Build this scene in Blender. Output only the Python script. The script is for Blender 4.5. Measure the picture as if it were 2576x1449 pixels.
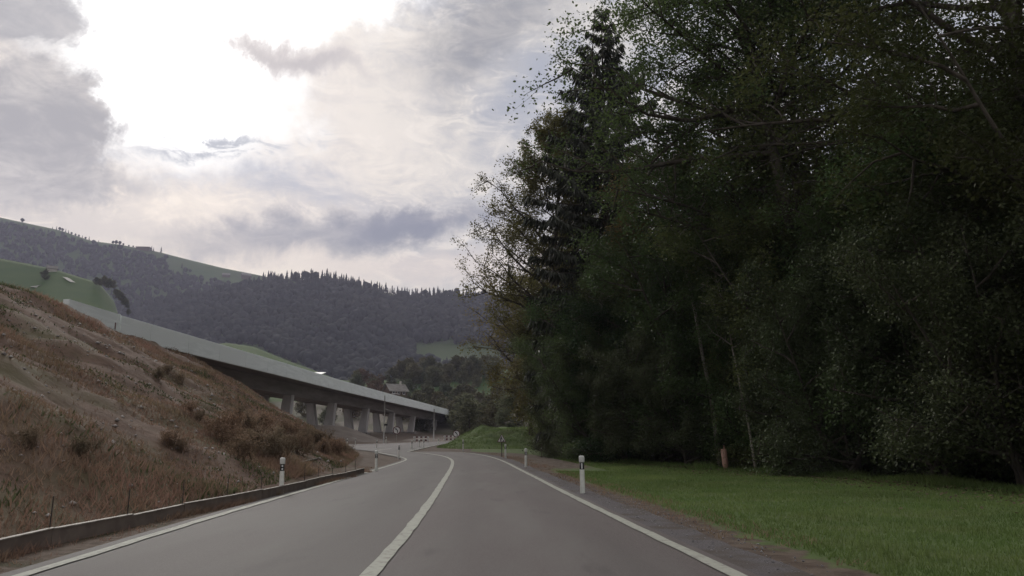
import bpy, math, random
import numpy as np
from mathutils import Vector

random.seed(7)
rng = np.random.default_rng(7)
R = math.radians
scene = bpy.context.scene
COL = scene.collection
for o in list(bpy.data.objects):
    bpy.data.objects.remove(o, do_unlink=True)

# ------------------------------------------------------------------ camera
EYE = 1.3
PITCH = math.atan((1110 - 724.5) / 2000.0)      # horizon lies low in the picture
FPX = 2000.0                                    # focal length in 2576-px-wide picture pixels
cam_d = bpy.data.cameras.new("camera")
cam_d.sensor_width = 36.0
cam_d.lens = FPX / 2576 * 36.0
cam_d.clip_start = 0.1
cam_d.clip_end = 12000
cam = bpy.data.objects.new("camera", cam_d)
COL.objects.link(cam)
cam.location = (0, 0, EYE)
cam.rotation_euler = (R(90) + PITCH, 0, 0)
scene.camera = cam

CP, SP = math.cos(PITCH), math.sin(PITCH)

def ray(px, py):
    u = (px - 1288) / FPX
    v = (724.5 - py) / FPX
    return np.array([u, CP - v * SP, SP + v * CP])

def at_y(px, py, Y):
    d = ray(px, py)
    t = Y / d[1]
    return np.array([d[0] * t, Y, EYE + d[2] * t])

def azel(px, py):
    d = ray(px, py)
    d = d / np.linalg.norm(d)
    return math.atan2(d[0], d[1]), math.asin(d[2])

def to_px(P):
    x, y, z = P[0], P[1], P[2] - EYE
    dep = y * CP + z * SP
    up = -y * SP + z * CP
    return 1288 + FPX * x / dep, 724.5 - FPX * up / dep

# ------------------------------------------------------------------ view settings
scene.view_settings.view_transform = 'Standard'
scene.view_settings.look = 'None'
scene.view_settings.exposure = 0.42
scene.view_settings.gamma = 1.0
scene.view_settings.use_curve_mapping = False
scene.cycles.max_bounces = 6
scene.cycles.diffuse_bounces = 4
scene.cycles.glossy_bounces = 2
scene.cycles.transmission_bounces = 3
scene.cycles.volume_bounces = 0
scene.cycles.use_denoising = True

SUN_AZ, SUN_EL = azel(430, 190)

# ------------------------------------------------------------------ node helper
class NT:
    def __init__(self, tree):
        self.t = tree
        self.n = tree.nodes
        self.l = tree.links
    def node(self, kind, **kw):
        n = self.n.new(kind)
        for k, v in kw.items():
            setattr(n, k, v)
        return n
    def put(self, sock, v):
        if v is None:
            return
        if isinstance(v, bpy.types.NodeSocket):
            self.l.new(v, sock)
        else:
            if isinstance(v, (tuple, list)) and len(v) == 3 and sock.type == 'RGBA':
                v = tuple(v) + (1,)
            sock.default_value = v
    def m(self, op, a, b=None, c=None, clamp=False):
        n = self.node('ShaderNodeMath', operation=op)
        n.use_clamp = clamp
        self.put(n.inputs[0], a); self.put(n.inputs[1], b); self.put(n.inputs[2], c)
        return n.outputs[0]
    def mix(self, f, a, b, blend='MIX'):
        n = self.node('ShaderNodeMix', data_type='RGBA', blend_type=blend)
        self.put(n.inputs[0], f); self.put(n.inputs[6], a); self.put(n.inputs[7], b)
        return n.outputs[2]
    def noise(self, vec, scale, detail=4, rough=0.55, dist=0.0):
        n = self.node('ShaderNodeTexNoise')
        self.put(n.inputs['Vector'], vec)
        n.inputs['Scale'].default_value = scale
        n.inputs['Detail'].default_value = detail
        n.inputs['Roughness'].default_value = rough
        n.inputs['Distortion'].default_value = dist
        return n.outputs[0]
    def ramp(self, f, lo, hi, a=0.0, b=1.0):
        n = self.node('ShaderNodeMapRange', interpolation_type='SMOOTHSTEP')
        self.put(n.inputs[0], f)
        n.inputs[1].default_value = lo; n.inputs[2].default_value = hi
        n.inputs[3].default_value = a; n.inputs[4].default_value = b
        return n.outputs[0]
    def xyz(self, x, y, z):
        n = self.node('ShaderNodeCombineXYZ')
        self.put(n.inputs[0], x); self.put(n.inputs[1], y); self.put(n.inputs[2], z)
        return n.outputs[0]
    def scalevec(self, v, s):
        n = self.node('ShaderNodeVectorMath', operation='MULTIPLY')
        self.put(n.inputs[0], v); n.inputs[1].default_value = s
        return n.outputs[0]

# ------------------------------------------------------------------ sky
world = bpy.data.worlds.new("World")
scene.world = world
world.use_nodes = True
W = NT(world.node_tree)
W.n.clear()
tc = W.node('ShaderNodeTexCoord')
sep = W.node('ShaderNodeSeparateXYZ')
W.l.new(tc.outputs['Generated'], sep.inputs[0])
dx, dy, dz = sep.outputs
az0 = W.m('ARCTAN2', dx, dy)
el0 = W.m('ARCSINE', dz)
sky = W.node('ShaderNodeTexSky', sky_type='NISHITA')
sky.sun_disc = False
sky.sun_elevation = SUN_EL
sky.sun_rotation = SUN_AZ
sky.air_density = 1.2
sky.dust_density = 3.0
# cloud space: direction flattened on to a cloud sheet, so clouds shrink towards the horizon
zz = W.m('ADD', W.m('MAXIMUM', dz, 0.0), 0.22)
cx = W.m('DIVIDE', dx, zz)
cy = W.m('DIVIDE', dy, zz)
cvec = W.xyz(cx, cy, 0.0)
gen = tc.outputs['Generated']
flat = W.scalevec(gen, (1.0, 1.0, 2.3))
n1 = W.noise(cvec, 1.3, 6, 0.6, 0.8)
n2 = W.noise(flat, 6.0, 9, 0.64, 1.0)
n3 = W.noise(flat, 17.0, 9, 0.66, 1.4)
n_tex = W.m('ADD', W.m('ADD', W.m('MULTIPLY', n1, 0.38), W.m('MULTIPLY', n2, 0.36)), W.m('MULTIPLY', n3, 0.26))
n_warp1 = W.noise(gen, 7.0, 10, 0.66, 0.0)
n_warp2 = W.noise(W.scalevec(gen, (1.0, 1.3, 0.9)), 6.0, 10, 0.66, 0.2)
azw = W.m('ADD', az0, W.m('MULTIPLY', W.m('SUBTRACT', n_warp1, 0.5), 0.24))
elw = W.m('ADD', el0, W.m('MULTIPLY', W.m('SUBTRACT', n_warp2, 0.5), 0.16))

def blob(px, py, rx, ry, tilt=0.0, soft=(1.15, 0.45), warped=True):
    a, e = azel(px, py)
    du = W.m('SUBTRACT', azw if warped else az0, a)
    dv = W.m('SUBTRACT', elw if warped else el0, e)
    c, s = math.cos(R(tilt)), math.sin(R(tilt))
    u2 = W.m('ADD', W.m('MULTIPLY', du, c), W.m('MULTIPLY', dv, s))
    v2 = W.m('SUBTRACT', W.m('MULTIPLY', dv, c), W.m('MULTIPLY', du, s))
    d = W.m('SQRT', W.m('ADD', W.m('POWER', W.m('DIVIDE', u2, rx / FPX), 2.0), W.m('POWER', W.m('DIVIDE', v2, ry / FPX), 2.0)))
    return W.ramp(d, soft[1], soft[0], 1.0, 0.0)

def srgb(r, g, b):
    f = lambda c: ((c / 255 + 0.055) / 1.055) ** 2.4 if c > 10 else c / 255 / 12.92
    return (f(r), f(g), f(b))

K = 10.0     # background strength is 0.1, so cloud radiance is given times ten
def skyc(r, g, b, k=1.0):
    c = srgb(r, g, b)
    return tuple(x * K * k * 0.79 for x in c)

grey = W.mix(W.ramp(n_tex, 0.435, 0.565), skyc(174, 177, 185), skyc(221, 216, 210))
grey = W.mix(W.m('MULTIPLY', W.ramp(n3, 0.50, 0.66), 0.60), grey, skyc(242, 235, 227))
grey = W.mix(W.m('MULTIPLY', W.ramp(n2, 0.47, 0.33), 0.45), grey, skyc(176, 180, 191))
col = W.mix(0.92, sky.outputs[0], grey)
def over(mask, k, c):
    global col
    col = W.mix(W.m('MULTIPLY', mask, k), col, c)
tex = W.ramp(n_tex, 0.42, 0.56, 1.0, 0.45)      # breaks the cloud bodies up
texs = W.ramp(n_tex, 0.40, 0.60, 1.0, 0.72)
# warm low sky, blue-grey cloud bands, darker bank at left, sun behind the gap
over(blob(1020, 690, 620, 60, 0, (1.3, 0.2)), 0.6, skyc(234, 221, 212))
over(blob(330, 590, 330, 44, -8, (1.3, 0.2)), 0.7, skyc(234, 224, 215))
over(W.m('MULTIPLY', blob(1240, 50, 330, 120, 34, (1.25, 0.2)), texs), 0.9, skyc(144, 146, 153))
over(W.m('MULTIPLY', blob(1340, 250, 260, 80, 40, (1.3, 0.2)), tex), 0.7, skyc(168, 174, 188))
over(W.m('MULTIPLY', blob(640, 470, 330, 55, 4, (1.3, 0.2)), tex), 0.9, skyc(170, 179, 197))
over(W.m('MULTIPLY', blob(150, 470, 260, 40, 4, (1.3, 0.2)), texs), 0.8, skyc(168, 169, 174))
over(W.m('MULTIPLY', blob(860, 592, 480, 64, 9, (1.25, 0.30)), texs), 0.98, skyc(132, 138, 152))
over(W.m('MULTIPLY', blob(1010, 560, 250, 42, 10, (1.25, 0.3)), texs), 0.6, skyc(124, 130, 148))
glow = blob(450, 170, 640, 430, -12, (1.2, 0.25))
over(W.m('MULTIPLY', glow, W.ramp(n_tex, 0.38, 0.56, 0.55, 1.0)), 0.80, skyc(250, 242, 235))
gap = blob(425, 165, 365, 262, -20, (1.12, 0.66))
gap2 = blob(660, 50, 300, 105, 8, (1.15, 0.5))
gap3 = blob(560, -280, 640, 350, 0, (1.12, 0.6))      # opening carried on unseen above the picture, also to light the ground
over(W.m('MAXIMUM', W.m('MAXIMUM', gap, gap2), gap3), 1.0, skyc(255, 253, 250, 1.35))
core = blob(440, 170, 215, 150, -20, (1.25, 0.2))
core3 = blob(560, -280, 560, 290, 0, (1.2, 0.4))  # unseen bright core over the picture, raised for more light on the ground
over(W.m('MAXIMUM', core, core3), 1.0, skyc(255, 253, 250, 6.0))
left_bank = W.m('MULTIPLY', blob(85, 335, 225, 180, -38, (1.05, 0.74)), 1.0)
over(left_bank, 1.0, W.mix(W.ramp(n_tex, 0.40, 0.60), skyc(178, 176, 178), skyc(232, 225, 219)))
over(blob(50, 25, 190, 58, 8, (1.15, 0.5)), 0.95, W.mix(W.ramp(n_tex, 0.40, 0.60), skyc(180, 179, 182), skyc(214, 209, 207)))
over(blob(720, 165, 210, 46, -4, (1.25, 0.35)), 1.0, skyc(232, 224, 220))
over(blob(760, 180, 170, 26, -4, (1.3, 0.1)), 0.75, skyc(200, 194, 194))
over(W.m('MULTIPLY', blob(560, 388, 230, 32, 9, (1.3, 0.3)), W.ramp(n3, 0.42, 0.56, 1.0, 0.2)), 1.0, skyc(202, 205, 212))
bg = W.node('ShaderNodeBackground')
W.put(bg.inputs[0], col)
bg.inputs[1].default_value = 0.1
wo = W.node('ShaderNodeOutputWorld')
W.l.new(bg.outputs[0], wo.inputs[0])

# ------------------------------------------------------------------ sun behind the clouds
sun_d = bpy.data.lights.new("sun", 'SUN')
sun_d.energy = 1.1
sun_d.angle = R(14)
sun_d.color = (1.0, 0.95, 0.88)
sun = bpy.data.objects.new("sun", sun_d)
COL.objects.link(sun)
sd = Vector((math.sin(SUN_AZ) * math.cos(SUN_EL), math.cos(SUN_AZ) * math.cos(SUN_EL), math.sin(SUN_EL)))
sun.rotation_euler = (-sd).to_track_quat('-Z', 'Y').to_euler()
sun.location = (-20, 40, 60)

# ------------------------------------------------------------------ materials
MATS = {}
def material(name, c1, c2=None, rough=0.8, scale=3.0, spec=0.3, bump=0.0, bscale=None, c3=None, scale3=0.4,
             stretch=None, attr=None, transl=0.0, detail=6, lo=0.35, hi=0.65, objrand=0.0):
    """noise blend of two (or three) base colours, optional bump, optional per-piece tint attribute"""
    mt = bpy.data.materials.new(name)
    mt.use_nodes = True
    t = NT(mt.node_tree)
    t.n.clear()
    out = t.node('ShaderNodeOutputMaterial')
    p = t.node('ShaderNodeBsdfPrincipled')
    tcn = t.node('ShaderNodeTexCoord')
    geo = t.node('ShaderNodeNewGeometry')
    vec = geo.outputs['Position'] if objrand == 0 else tcn.outputs['Object']
    if stretch:
        vec = t.scalevec(vec, stretch)
    c = c1 + (1,)
    if c2:
        c = t.mix(t.ramp(t.noise(vec, scale, detail), lo, hi), c1, c2)
    if c3:
        c = t.mix(t.ramp(t.noise(vec, scale3, 4), 0.45, 0.65), c, c3)
    if attr:
        a = t.node('ShaderNodeAttribute', attribute_name='tint')
        f = t.m('ADD', t.m('MULTIPLY', a.outputs['Fac'], attr), 1.0 - attr * 0.5)
        c = t.mix(1.0, c, t.xyz(f, f, f), 'MULTIPLY')
    if objrand:
        oi = t.node('ShaderNodeObjectInfo')
        f = t.m('ADD', t.m('MULTIPLY', oi.outputs['Random'], objrand), 1.0 - objrand * 0.5)
        hue = t.m('FRACT', t.m('MULTIPLY', oi.outputs['Random'], 7.31))
        f2 = t.m('ADD', f, t.m('MULTIPLY', t.m('SUBTRACT', hue, 0.5), objrand * 0.5))
        c = t.mix(1.0, c, t.xyz(f2, f, t.m('MULTIPLY', f, 0.95)), 'MULTIPLY')
    t.put(p.inputs['Base Color'], c)
    p.inputs['Roughness'].default_value = rough
    p.inputs['Specular IOR Level'].default_value = spec
    if bump:
        b = t.node('ShaderNodeBump')
        b.inputs['Strength'].default_value = bump
        b.inputs['Distance'].default_value = 0.05
        t.put(b.inputs['Height'], t.noise(vec, bscale or scale * 4, 6, 0.65))
        t.l.new(b.outputs[0], p.inputs['Normal'])
    if transl:
        tr = t.node('ShaderNodeBsdfTranslucent')
        t.put(tr.inputs[0], c)
        ms = t.node('ShaderNodeMixShader')
        ms.inputs[0].default_value = transl
        t.l.new(p.outputs[0], ms.inputs[1]); t.l.new(tr.outputs[0], ms.inputs[2])
        t.l.new(ms.outputs[0], out.inputs[0])
    else:
        t.l.new(p.outputs[0], out.inputs[0])
    MATS[name] = mt
    return mt

mt = bpy.data.materials.new('asphalt'); mt.use_nodes = True
t = NT(mt.node_tree); t.n.clear()
out = t.node('ShaderNodeOutputMaterial'); p = t.node('ShaderNodeBsdfPrincipled')
pos = t.node('ShaderNodeNewGeometry').outputs['Position']
lane = t.node('ShaderNodeAttribute', attribute_name='lane').outputs['Fac']
base = t.mix(t.ramp(t.noise(pos, 40, 8, 0.7), 0.36, 0.68), (0.096, 0.080, 0.076), (0.146, 0.126, 0.120))
base = t.mix(t.ramp(t.noise(pos, 150, 3, 0.7), 0.64, 0.74, 0.0, 0.9), base, (0.30, 0.29, 0.28))
base = t.mix(t.ramp(t.noise(t.scalevec(pos, (1, 0.16, 1)), 0.7, 5), 0.40, 0.66, 0.0, 0.8), base, (0.142, 0.130, 0.121))
base = t.mix(t.ramp(t.noise(t.scalevec(pos, (1, 0.22, 1)), 1.7, 4), 0.58, 0.72, 0.0, 0.6), base, (0.072, 0.064, 0.061))
side = t.ramp(lane, 0.44, 0.56, 1.0, 0.0)
base = t.mix(t.m('MULTIPLY', side, 0.40), base, (0.100, 0.097, 0.088))
trk = t.m('POWER', t.m('ABSOLUTE', t.m('SINE', t.m('MULTIPLY', lane, 2 * 6.2832))), 3.0)
base = t.mix(t.m('MULTIPLY', trk, t.ramp(t.noise(t.scalevec(pos, (1, 0.1, 1)), 0.9, 4), 0.3, 0.7, 0.1, 0.5)), base, (0.084, 0.074, 0.070))
t.put(p.inputs['Base Color'], base)
p.inputs['Roughness'].default_value = 0.76
p.inputs['Specular IOR Level'].default_value = 0.2
b = t.node('ShaderNodeBump'); b.inputs['Strength'].default_value = 0.4; b.inputs['Distance'].default_value = 0.02
t.put(b.inputs['Height'], t.noise(pos, 70, 6, 0.65)); t.l.new(b.outputs[0], p.inputs['Normal'])
t.l.new(p.outputs[0], out.inputs[0])
M_asphalt = mt
M_line = material('road_paint', (0.38, 0.385, 0.325), (0.20, 0.19, 0.17), 0.75, 11, 0.25, 0.3, 60, lo=0.44, hi=0.80, detail=9)
M_gravel = material('grey_gravel', (0.090, 0.080, 0.082), (0.165, 0.152, 0.155), 0.95, 55, 0.2, 0.6, 80, (0.10, 0.082, 0.068), 0.9, detail=8)
M_dirt = material('brown_soil', (0.095, 0.069, 0.053), (0.155, 0.118, 0.092), 0.95, 6, 0.15, 0.9, 14, (0.07, 0.062, 0.035), 0.9)
M_ground = None
M_blade = material('grass_blade', (0.116, 0.176, 0.050), (0.156, 0.205, 0.068), 0.7, 0.5, 0.2, attr=0.5, transl=0.35)
M_weed = material('dry_weed', (0.285, 0.188, 0.140), (0.225, 0.180, 0.110), 0.85, 0.45, 0.15, attr=0.6, transl=0.35, c3=(0.28, 0.175, 0.132), scale3=0.23)
M_weedgreen = material('green_weed', (0.085, 0.098, 0.045), (0.120, 0.130, 0.060), 0.8, 0.6, 0.2, attr=0.8, transl=0.2)
M_moundblade = material('mound_blade', (0.125, 0.180, 0.060), (0.165, 0.215, 0.085), 0.7, 0.7, 0.2, attr=0.9, transl=0.35)
M_stone = material('field_stone', (0.26, 0.23, 0.21), (0.38, 0.35, 0.32), 0.9, 3, 0.2, attr=0.6)
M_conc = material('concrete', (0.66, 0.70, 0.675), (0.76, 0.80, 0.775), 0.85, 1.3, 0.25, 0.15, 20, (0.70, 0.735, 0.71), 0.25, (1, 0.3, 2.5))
M_conc_dark = material('dark_concrete', (0.20, 0.185, 0.175), (0.27, 0.25, 0.24), 0.9, 0.8, 0.2, 0.2, 14, stretch=(1.0, 0.2, 1.5))  # darker concrete tone for deck slab, girder and footings
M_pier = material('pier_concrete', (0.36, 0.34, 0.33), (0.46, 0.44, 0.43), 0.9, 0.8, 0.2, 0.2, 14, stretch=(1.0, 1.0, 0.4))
M_white = material('white_plastic', (0.66, 0.66, 0.63), (0.76, 0.76, 0.73), 0.45, 9, 0.4, objrand=0.06)
M_cap = material('grey_white_plastic', (0.58, 0.58, 0.57), (0.66, 0.66, 0.65), 0.45, 9, 0.4, objrand=0.06)
M_black = material('black_plastic', (0.014, 0.014, 0.015), (0.022, 0.022, 0.022), 0.45, 9, 0.4)
M_refl = material('reflector_lens', (0.62, 0.62, 0.60), (0.74, 0.74, 0.72), 0.2, 40, 0.6)
M_board = material('brown_barrier_board', (0.140, 0.112, 0.094), (0.190, 0.155, 0.130), 0.75, 3, 0.25, 0.1, 30)
M_rim = material('pale_barrier_rim', (0.17, 0.145, 0.12), (0.36, 0.33, 0.28), 0.7, 4, 0.3)
M_stake = material('dark_iron', (0.035, 0.032, 0.03), (0.06, 0.045, 0.035), 0.7, 12, 0.4)
M_steel = material('galvanised_steel', (0.30, 0.29, 0.27), (0.40, 0.39, 0.36), 0.5, 8, 0.5)
M_orange = material('faded_orange_plastic', (0.38, 0.215, 0.16), (0.46, 0.28, 0.215), 0.6, 5, 0.35, 0.05)
M_red = material('sign_red', (0.11, 0.026, 0.026), (0.08, 0.02, 0.02), 0.5, 6, 0.4)
M_signw = material('sign_white', (0.62, 0.60, 0.58), (0.70, 0.68, 0.66), 0.5, 6, 0.4)
M_bark = material('grey_bark', (0.050, 0.042, 0.034), (0.10, 0.085, 0.07), 0.9, 4, 0.15, 0.9, 9, stretch=(1, 1, 0.2))
M_palebark = material('pale_bark', (0.20, 0.17, 0.14), (0.32, 0.29, 0.25), 0.85, 3, 0.2, 0.5, 9, stretch=(1, 1, 0.35))
M_leafA = material('dark_green_leaf', (0.070, 0.096, 0.038), (0.092, 0.118, 0.046), 0.6, 0.35, 0.22, attr=0.8, transl=0.34, objrand=0.8)
M_leafB = material('olive_leaf', (0.130, 0.120, 0.046), (0.160, 0.134, 0.054), 0.6, 0.4, 0.25, attr=0.8, transl=0.4, objrand=0.2)
M_leafC = material('backlit_leaf', (0.125, 0.122, 0.046), (0.150, 0.136, 0.052), 0.6, 0.5, 0.25, attr=0.8, transl=0.45)
M_leafW = material('yellowing_leaf', (0.15, 0.115, 0.050), (0.19, 0.130, 0.058), 0.6, 0.5, 0.25, attr=0.7, transl=0.4)
M_leafS = material('bush_leaf', (0.076, 0.092, 0.046), (0.096, 0.116, 0.058), 0.65, 0.5, 0.20, attr=0.7, transl=0.2, objrand=0.2)
M_needle = material('spruce_needle', (0.034, 0.040, 0.026), (0.050, 0.054, 0.034), 0.6, 0.6, 0.3, attr=0.7)
M_forest = material('far_forest', (0.020, 0.023, 0.024), (0.030, 0.032, 0.029), 0.9, 0.012, 0.1, attr=0.6)
M_farleaf = material('far_leaf', (0.120, 0.122, 0.080), (0.170, 0.160, 0.100), 0.85, 0.03, 0.1, attr=0.7, transl=0.3, objrand=0.45)
M_rustleaf = material('rust_leaf', (0.125, 0.088, 0.060), (0.155, 0.105, 0.072), 0.8, 0.03, 0.2, attr=0.8, transl=0.2, objrand=0.3)
M_meadow = material('far_meadow', (0.050, 0.090, 0.028), (0.070, 0.108, 0.034), 0.9, 0.02, 0.15, c3=(0.060, 0.085, 0.030), scale3=0.006)
M_mound = material('mound_grass', (0.105, 0.150, 0.055), (0.145, 0.190, 0.075), 0.9, 1.2, 0.15, 0.9, 3.0, (0.09, 0.105, 0.042), 0.45)
M_earth = material('pale_earth', (0.15, 0.125, 0.105), (0.20, 0.17, 0.145), 0.95, 0.4, 0.15, 0.5, 2)
mt = bpy.data.materials.new('valley_cover'); mt.use_nodes = True
t = NT(mt.node_tree); t.n.clear()
out = t.node('ShaderNodeOutputMaterial'); p = t.node('ShaderNodeBsdfPrincipled')
pos = t.node('ShaderNodeNewGeometry').outputs['Position']
mead = t.mix(t.ramp(t.noise(pos, 0.02, 6), 0.35, 0.65), (0.048, 0.086, 0.027), (0.068, 0.104, 0.033))
ear = t.mix(t.ramp(t.noise(t.scalevec(pos, (1, .4, 1)), 0.07, 6), 0.42, 0.6), (0.15, 0.13, 0.108), (0.085, 0.082, 0.05))
a1 = t.node('ShaderNodeAttribute', attribute_name='soil').outputs['Fac']
f1 = t.ramp(t.m('ADD', a1, t.m('MULTIPLY', t.m('SUBTRACT', t.noise(pos, 0.06, 5), 0.5), 0.5)), 0.45, 0.55)
t.put(p.inputs['Base Color'], t.mix(f1, mead, ear))
p.inputs['Roughness'].default_value = 0.95
p.inputs['Specular IOR Level'].default_value = 0.15
t.l.new(p.outputs[0], out.inputs[0])
M_valley = mt
M_path = material('pale_track', (0.42, 0.40, 0.36), (0.5, 0.48, 0.43), 0.9, 0.2, 0.2)
M_roof = material('weathered_roof', (0.17, 0.155, 0.14), (0.25, 0.235, 0.21), 0.7, 0.6, 0.3, stretch=(1, 1, 4))
M_roofpale = material('pale_metal_roof', (0.60, 0.60, 0.58), (0.70, 0.70, 0.68), 0.35, 0.8, 0.5)
M_wall = material('plaster', (0.42, 0.39, 0.35), (0.50, 0.47, 0.43), 0.9, 0.5, 0.2)
M_wood = material('brown_timber', (0.085, 0.06, 0.045), (0.13, 0.095, 0.07), 0.85, 1.5, 0.2, stretch=(1, 1, 0.2))
M_glass = material('dark_glass', (0.03, 0.032, 0.035), None, 0.1, 1, 0.6)
M_tarp = material('white_sheet', (0.80, 0.79, 0.77), (0.86, 0.85, 0.83), 0.4, 1.0, 0.5)

# ground: lawn, bare soil and forest floor by land-cover attributes
mt = bpy.data.materials.new('land_cover'); mt.use_nodes = True
t = NT(mt.node_tree); t.n.clear()
out = t.node('ShaderNodeOutputMaterial'); p = t.node('ShaderNodeBsdfPrincipled')
pos = t.node('ShaderNodeNewGeometry').outputs['Position']
lawn = t.mix(t.ramp(t.noise(pos, 1.6, 6), 0.35, 0.68), (0.084, 0.124, 0.042), (0.116, 0.158, 0.056))
lawn = t.mix(t.ramp(t.noise(pos, 0.5, 4), 0.50, 0.68, 0.0, 0.7), lawn, (0.125, 0.140, 0.060))
lawn = t.mix(t.ramp(t.noise(t.scalevec(pos, (1.0, 0.6, 1.0)), 0.9, 3), 0.60, 0.72, 0.0, 0.65), lawn, (0.056, 0.076, 0.024))
soil = t.mix(t.ramp(t.noise(pos, 2.5, 7), 0.35, 0.65), (0.085, 0.062, 0.047), (0.145, 0.112, 0.088))
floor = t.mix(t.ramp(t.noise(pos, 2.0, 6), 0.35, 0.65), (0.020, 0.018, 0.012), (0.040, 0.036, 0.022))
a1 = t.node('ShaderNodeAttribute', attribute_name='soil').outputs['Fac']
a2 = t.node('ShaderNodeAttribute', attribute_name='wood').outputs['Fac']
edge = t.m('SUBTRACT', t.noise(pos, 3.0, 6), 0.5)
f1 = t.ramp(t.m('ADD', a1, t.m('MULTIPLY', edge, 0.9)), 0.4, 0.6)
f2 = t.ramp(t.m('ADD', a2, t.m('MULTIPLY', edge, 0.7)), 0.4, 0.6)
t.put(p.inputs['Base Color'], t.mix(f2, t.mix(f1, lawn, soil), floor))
p.inputs['Roughness'].default_value = 0.95
p.inputs['Specular IOR Level'].default_value = 0.15
b = t.node('ShaderNodeBump'); b.inputs['Strength'].default_value = 0.9; b.inputs['Distance'].default_value = 0.06
t.put(b.inputs['Height'], t.noise(pos, 9, 6, 0.65)); t.l.new(b.outputs[0], p.inputs['Normal'])
t.l.new(p.outputs[0], out.inputs[0])
M_ground = mt

# ------------------------------------------------------------------ mesh helpers
def mesh_obj(name, verts, faces, mat, parent=None, tint=None, smooth=False, attrs=None):
    """faces: (n,3) or (n,4) array, or list of tuples"""
    me = bpy.data.meshes.new(name)
    verts = np.asarray(verts, dtype=np.float32).reshape(-1, 3)
    if isinstance(faces, np.ndarray):
        n, k = faces.shape
        me.vertices.add(len(verts)); me.vertices.foreach_set('co', verts.ravel())
        me.loops.add(n * k); me.loops.foreach_set('vertex_index', faces.astype(np.int32).ravel())
        me.polygons.add(n)
        me.polygons.foreach_set('loop_start', np.arange(0, n * k, k, dtype=np.int32))
        me.update(calc_edges=True)
    else:
        me.from_pydata([tuple(map(float, v)) for v in verts], [], faces)
        me.update()
    if tint is not None:
        a = me.attributes.new('tint', 'FLOAT', 'POINT'); a.data.foreach_set('value', np.asarray(tint, dtype=np.float32))
    for k2, v2 in (attrs or {}).items():
        a = me.attributes.new(k2, 'FLOAT', 'POINT'); a.data.foreach_set('value', np.asarray(v2, dtype=np.float32).ravel())
    if mat:
        me.materials.append(mat)
    if smooth:
        me.polygons.foreach_set('use_smooth', np.ones(len(me.polygons), dtype=bool))
    o = bpy.data.objects.new(name, me)
    COL.objects.link(o)
    if parent:
        o.parent = parent
    return o

def tag(o, label=None, cat=None, group=None, kind=None):
    if label: o['label'] = label
    if cat: o['category'] = cat
    if group: o['group'] = group
    if kind: o['kind'] = kind
    return o

def empty(name, loc, rz=0.0, label=None, cat=None, group=None, scale=1.0, tilt=(0, 0)):
    o = bpy.data.objects.new(name, None)
    o.empty_display_size = 0.3
    COL.objects.link(o)
    o.location = [float(c) for c in loc]
    o.rotation_euler = (tilt[0], tilt[1], rz)
    o.scale = (scale, scale, scale) if not isinstance(scale, (tuple, list)) else scale
    return tag(o, label, cat, group)

def copy_tree(o, parent=None):
    c = o.copy()
    COL.objects.link(c)
    if parent: c.parent = parent
    for ch in [x for x in o.children]:
        copy_tree(ch, c)
    return c

class MB:
    """collects shapes into one mesh"""
    def __init__(self):
        self.v = []; self.f = []
    def add(self, vs, fs):
        k = len(self.v)
        self.v += [tuple(map(float, x)) for x in vs]
        self.f += [tuple(i + k for i in f) for f in fs]
    def box(self, x0, x1, y0, y1, z0, z1):
        v = [(x0, y0, z0), (x1, y0, z0), (x1, y1, z0), (x0, y1, z0), (x0, y0, z1), (x1, y0, z1), (x1, y1, z1), (x0, y1, z1)]
        self.add(v, [(0, 3, 2, 1), (4, 5, 6, 7), (0, 1, 5, 4), (1, 2, 6, 5), (2, 3, 7, 6), (3, 0, 4, 7)])
    def hexa(self, v):
        self.add(v, [(0, 3, 2, 1), (4, 5, 6, 7), (0, 1, 5, 4), (1, 2, 6, 5), (2, 3, 7, 6), (3, 0, 4, 7)])
    def tube(self, pts, rad, k=6, cap=True):
        vs, fs = tube_np(np.array(pts, float), np.array(rad, float), k)
        base = len(self.v)
        self.v += [tuple(x) for x in vs]
        self.f += [tuple(i + base for i in f) for f in fs]
        if cap:
            n = len(pts)
            self.f.append(tuple(base + i for i in range(k))[::-1])
            self.f.append(tuple(base + (n - 1) * k + i for i in range(k)))
    def lathe(self, prof, k=12, sx=1.0, sy=1.0):
        base = len(self.v)
        for (r, z) in prof:
            for i in range(k):
                a = 2 * math.pi * (i + 0.5) / k
                self.v.append((r * math.cos(a) * sx, r * math.sin(a) * sy, z))
        for j in range(len(prof) - 1):
            for i in range(k):
                a, b2 = base + j * k + i, base + j * k + (i + 1) % k
                self.f.append((a, b2, b2 + k, a + k))
        self.f.append(tuple(base + i for i in range(k))[::-1])
        self.f.append(tuple(base + (len(prof) - 1) * k + i for i in range(k)))
    def prism(self, poly, y0, y1):
        n = len(poly)
        v = [(x, y0, z) for x, z in poly] + [(x, y1, z) for x, z in poly]
        f = [tuple(range(n)), tuple(range(2 * n - 1, n - 1, -1))]
        f += [(i, i + n, (i + 1) % n + n, (i + 1) % n) for i in range(n)]
        self.add(v, f)
    def build(self, name, mat, parent=None, smooth=False):
        return mesh_obj(name, self.v, self.f, mat, parent, smooth=smooth)

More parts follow.
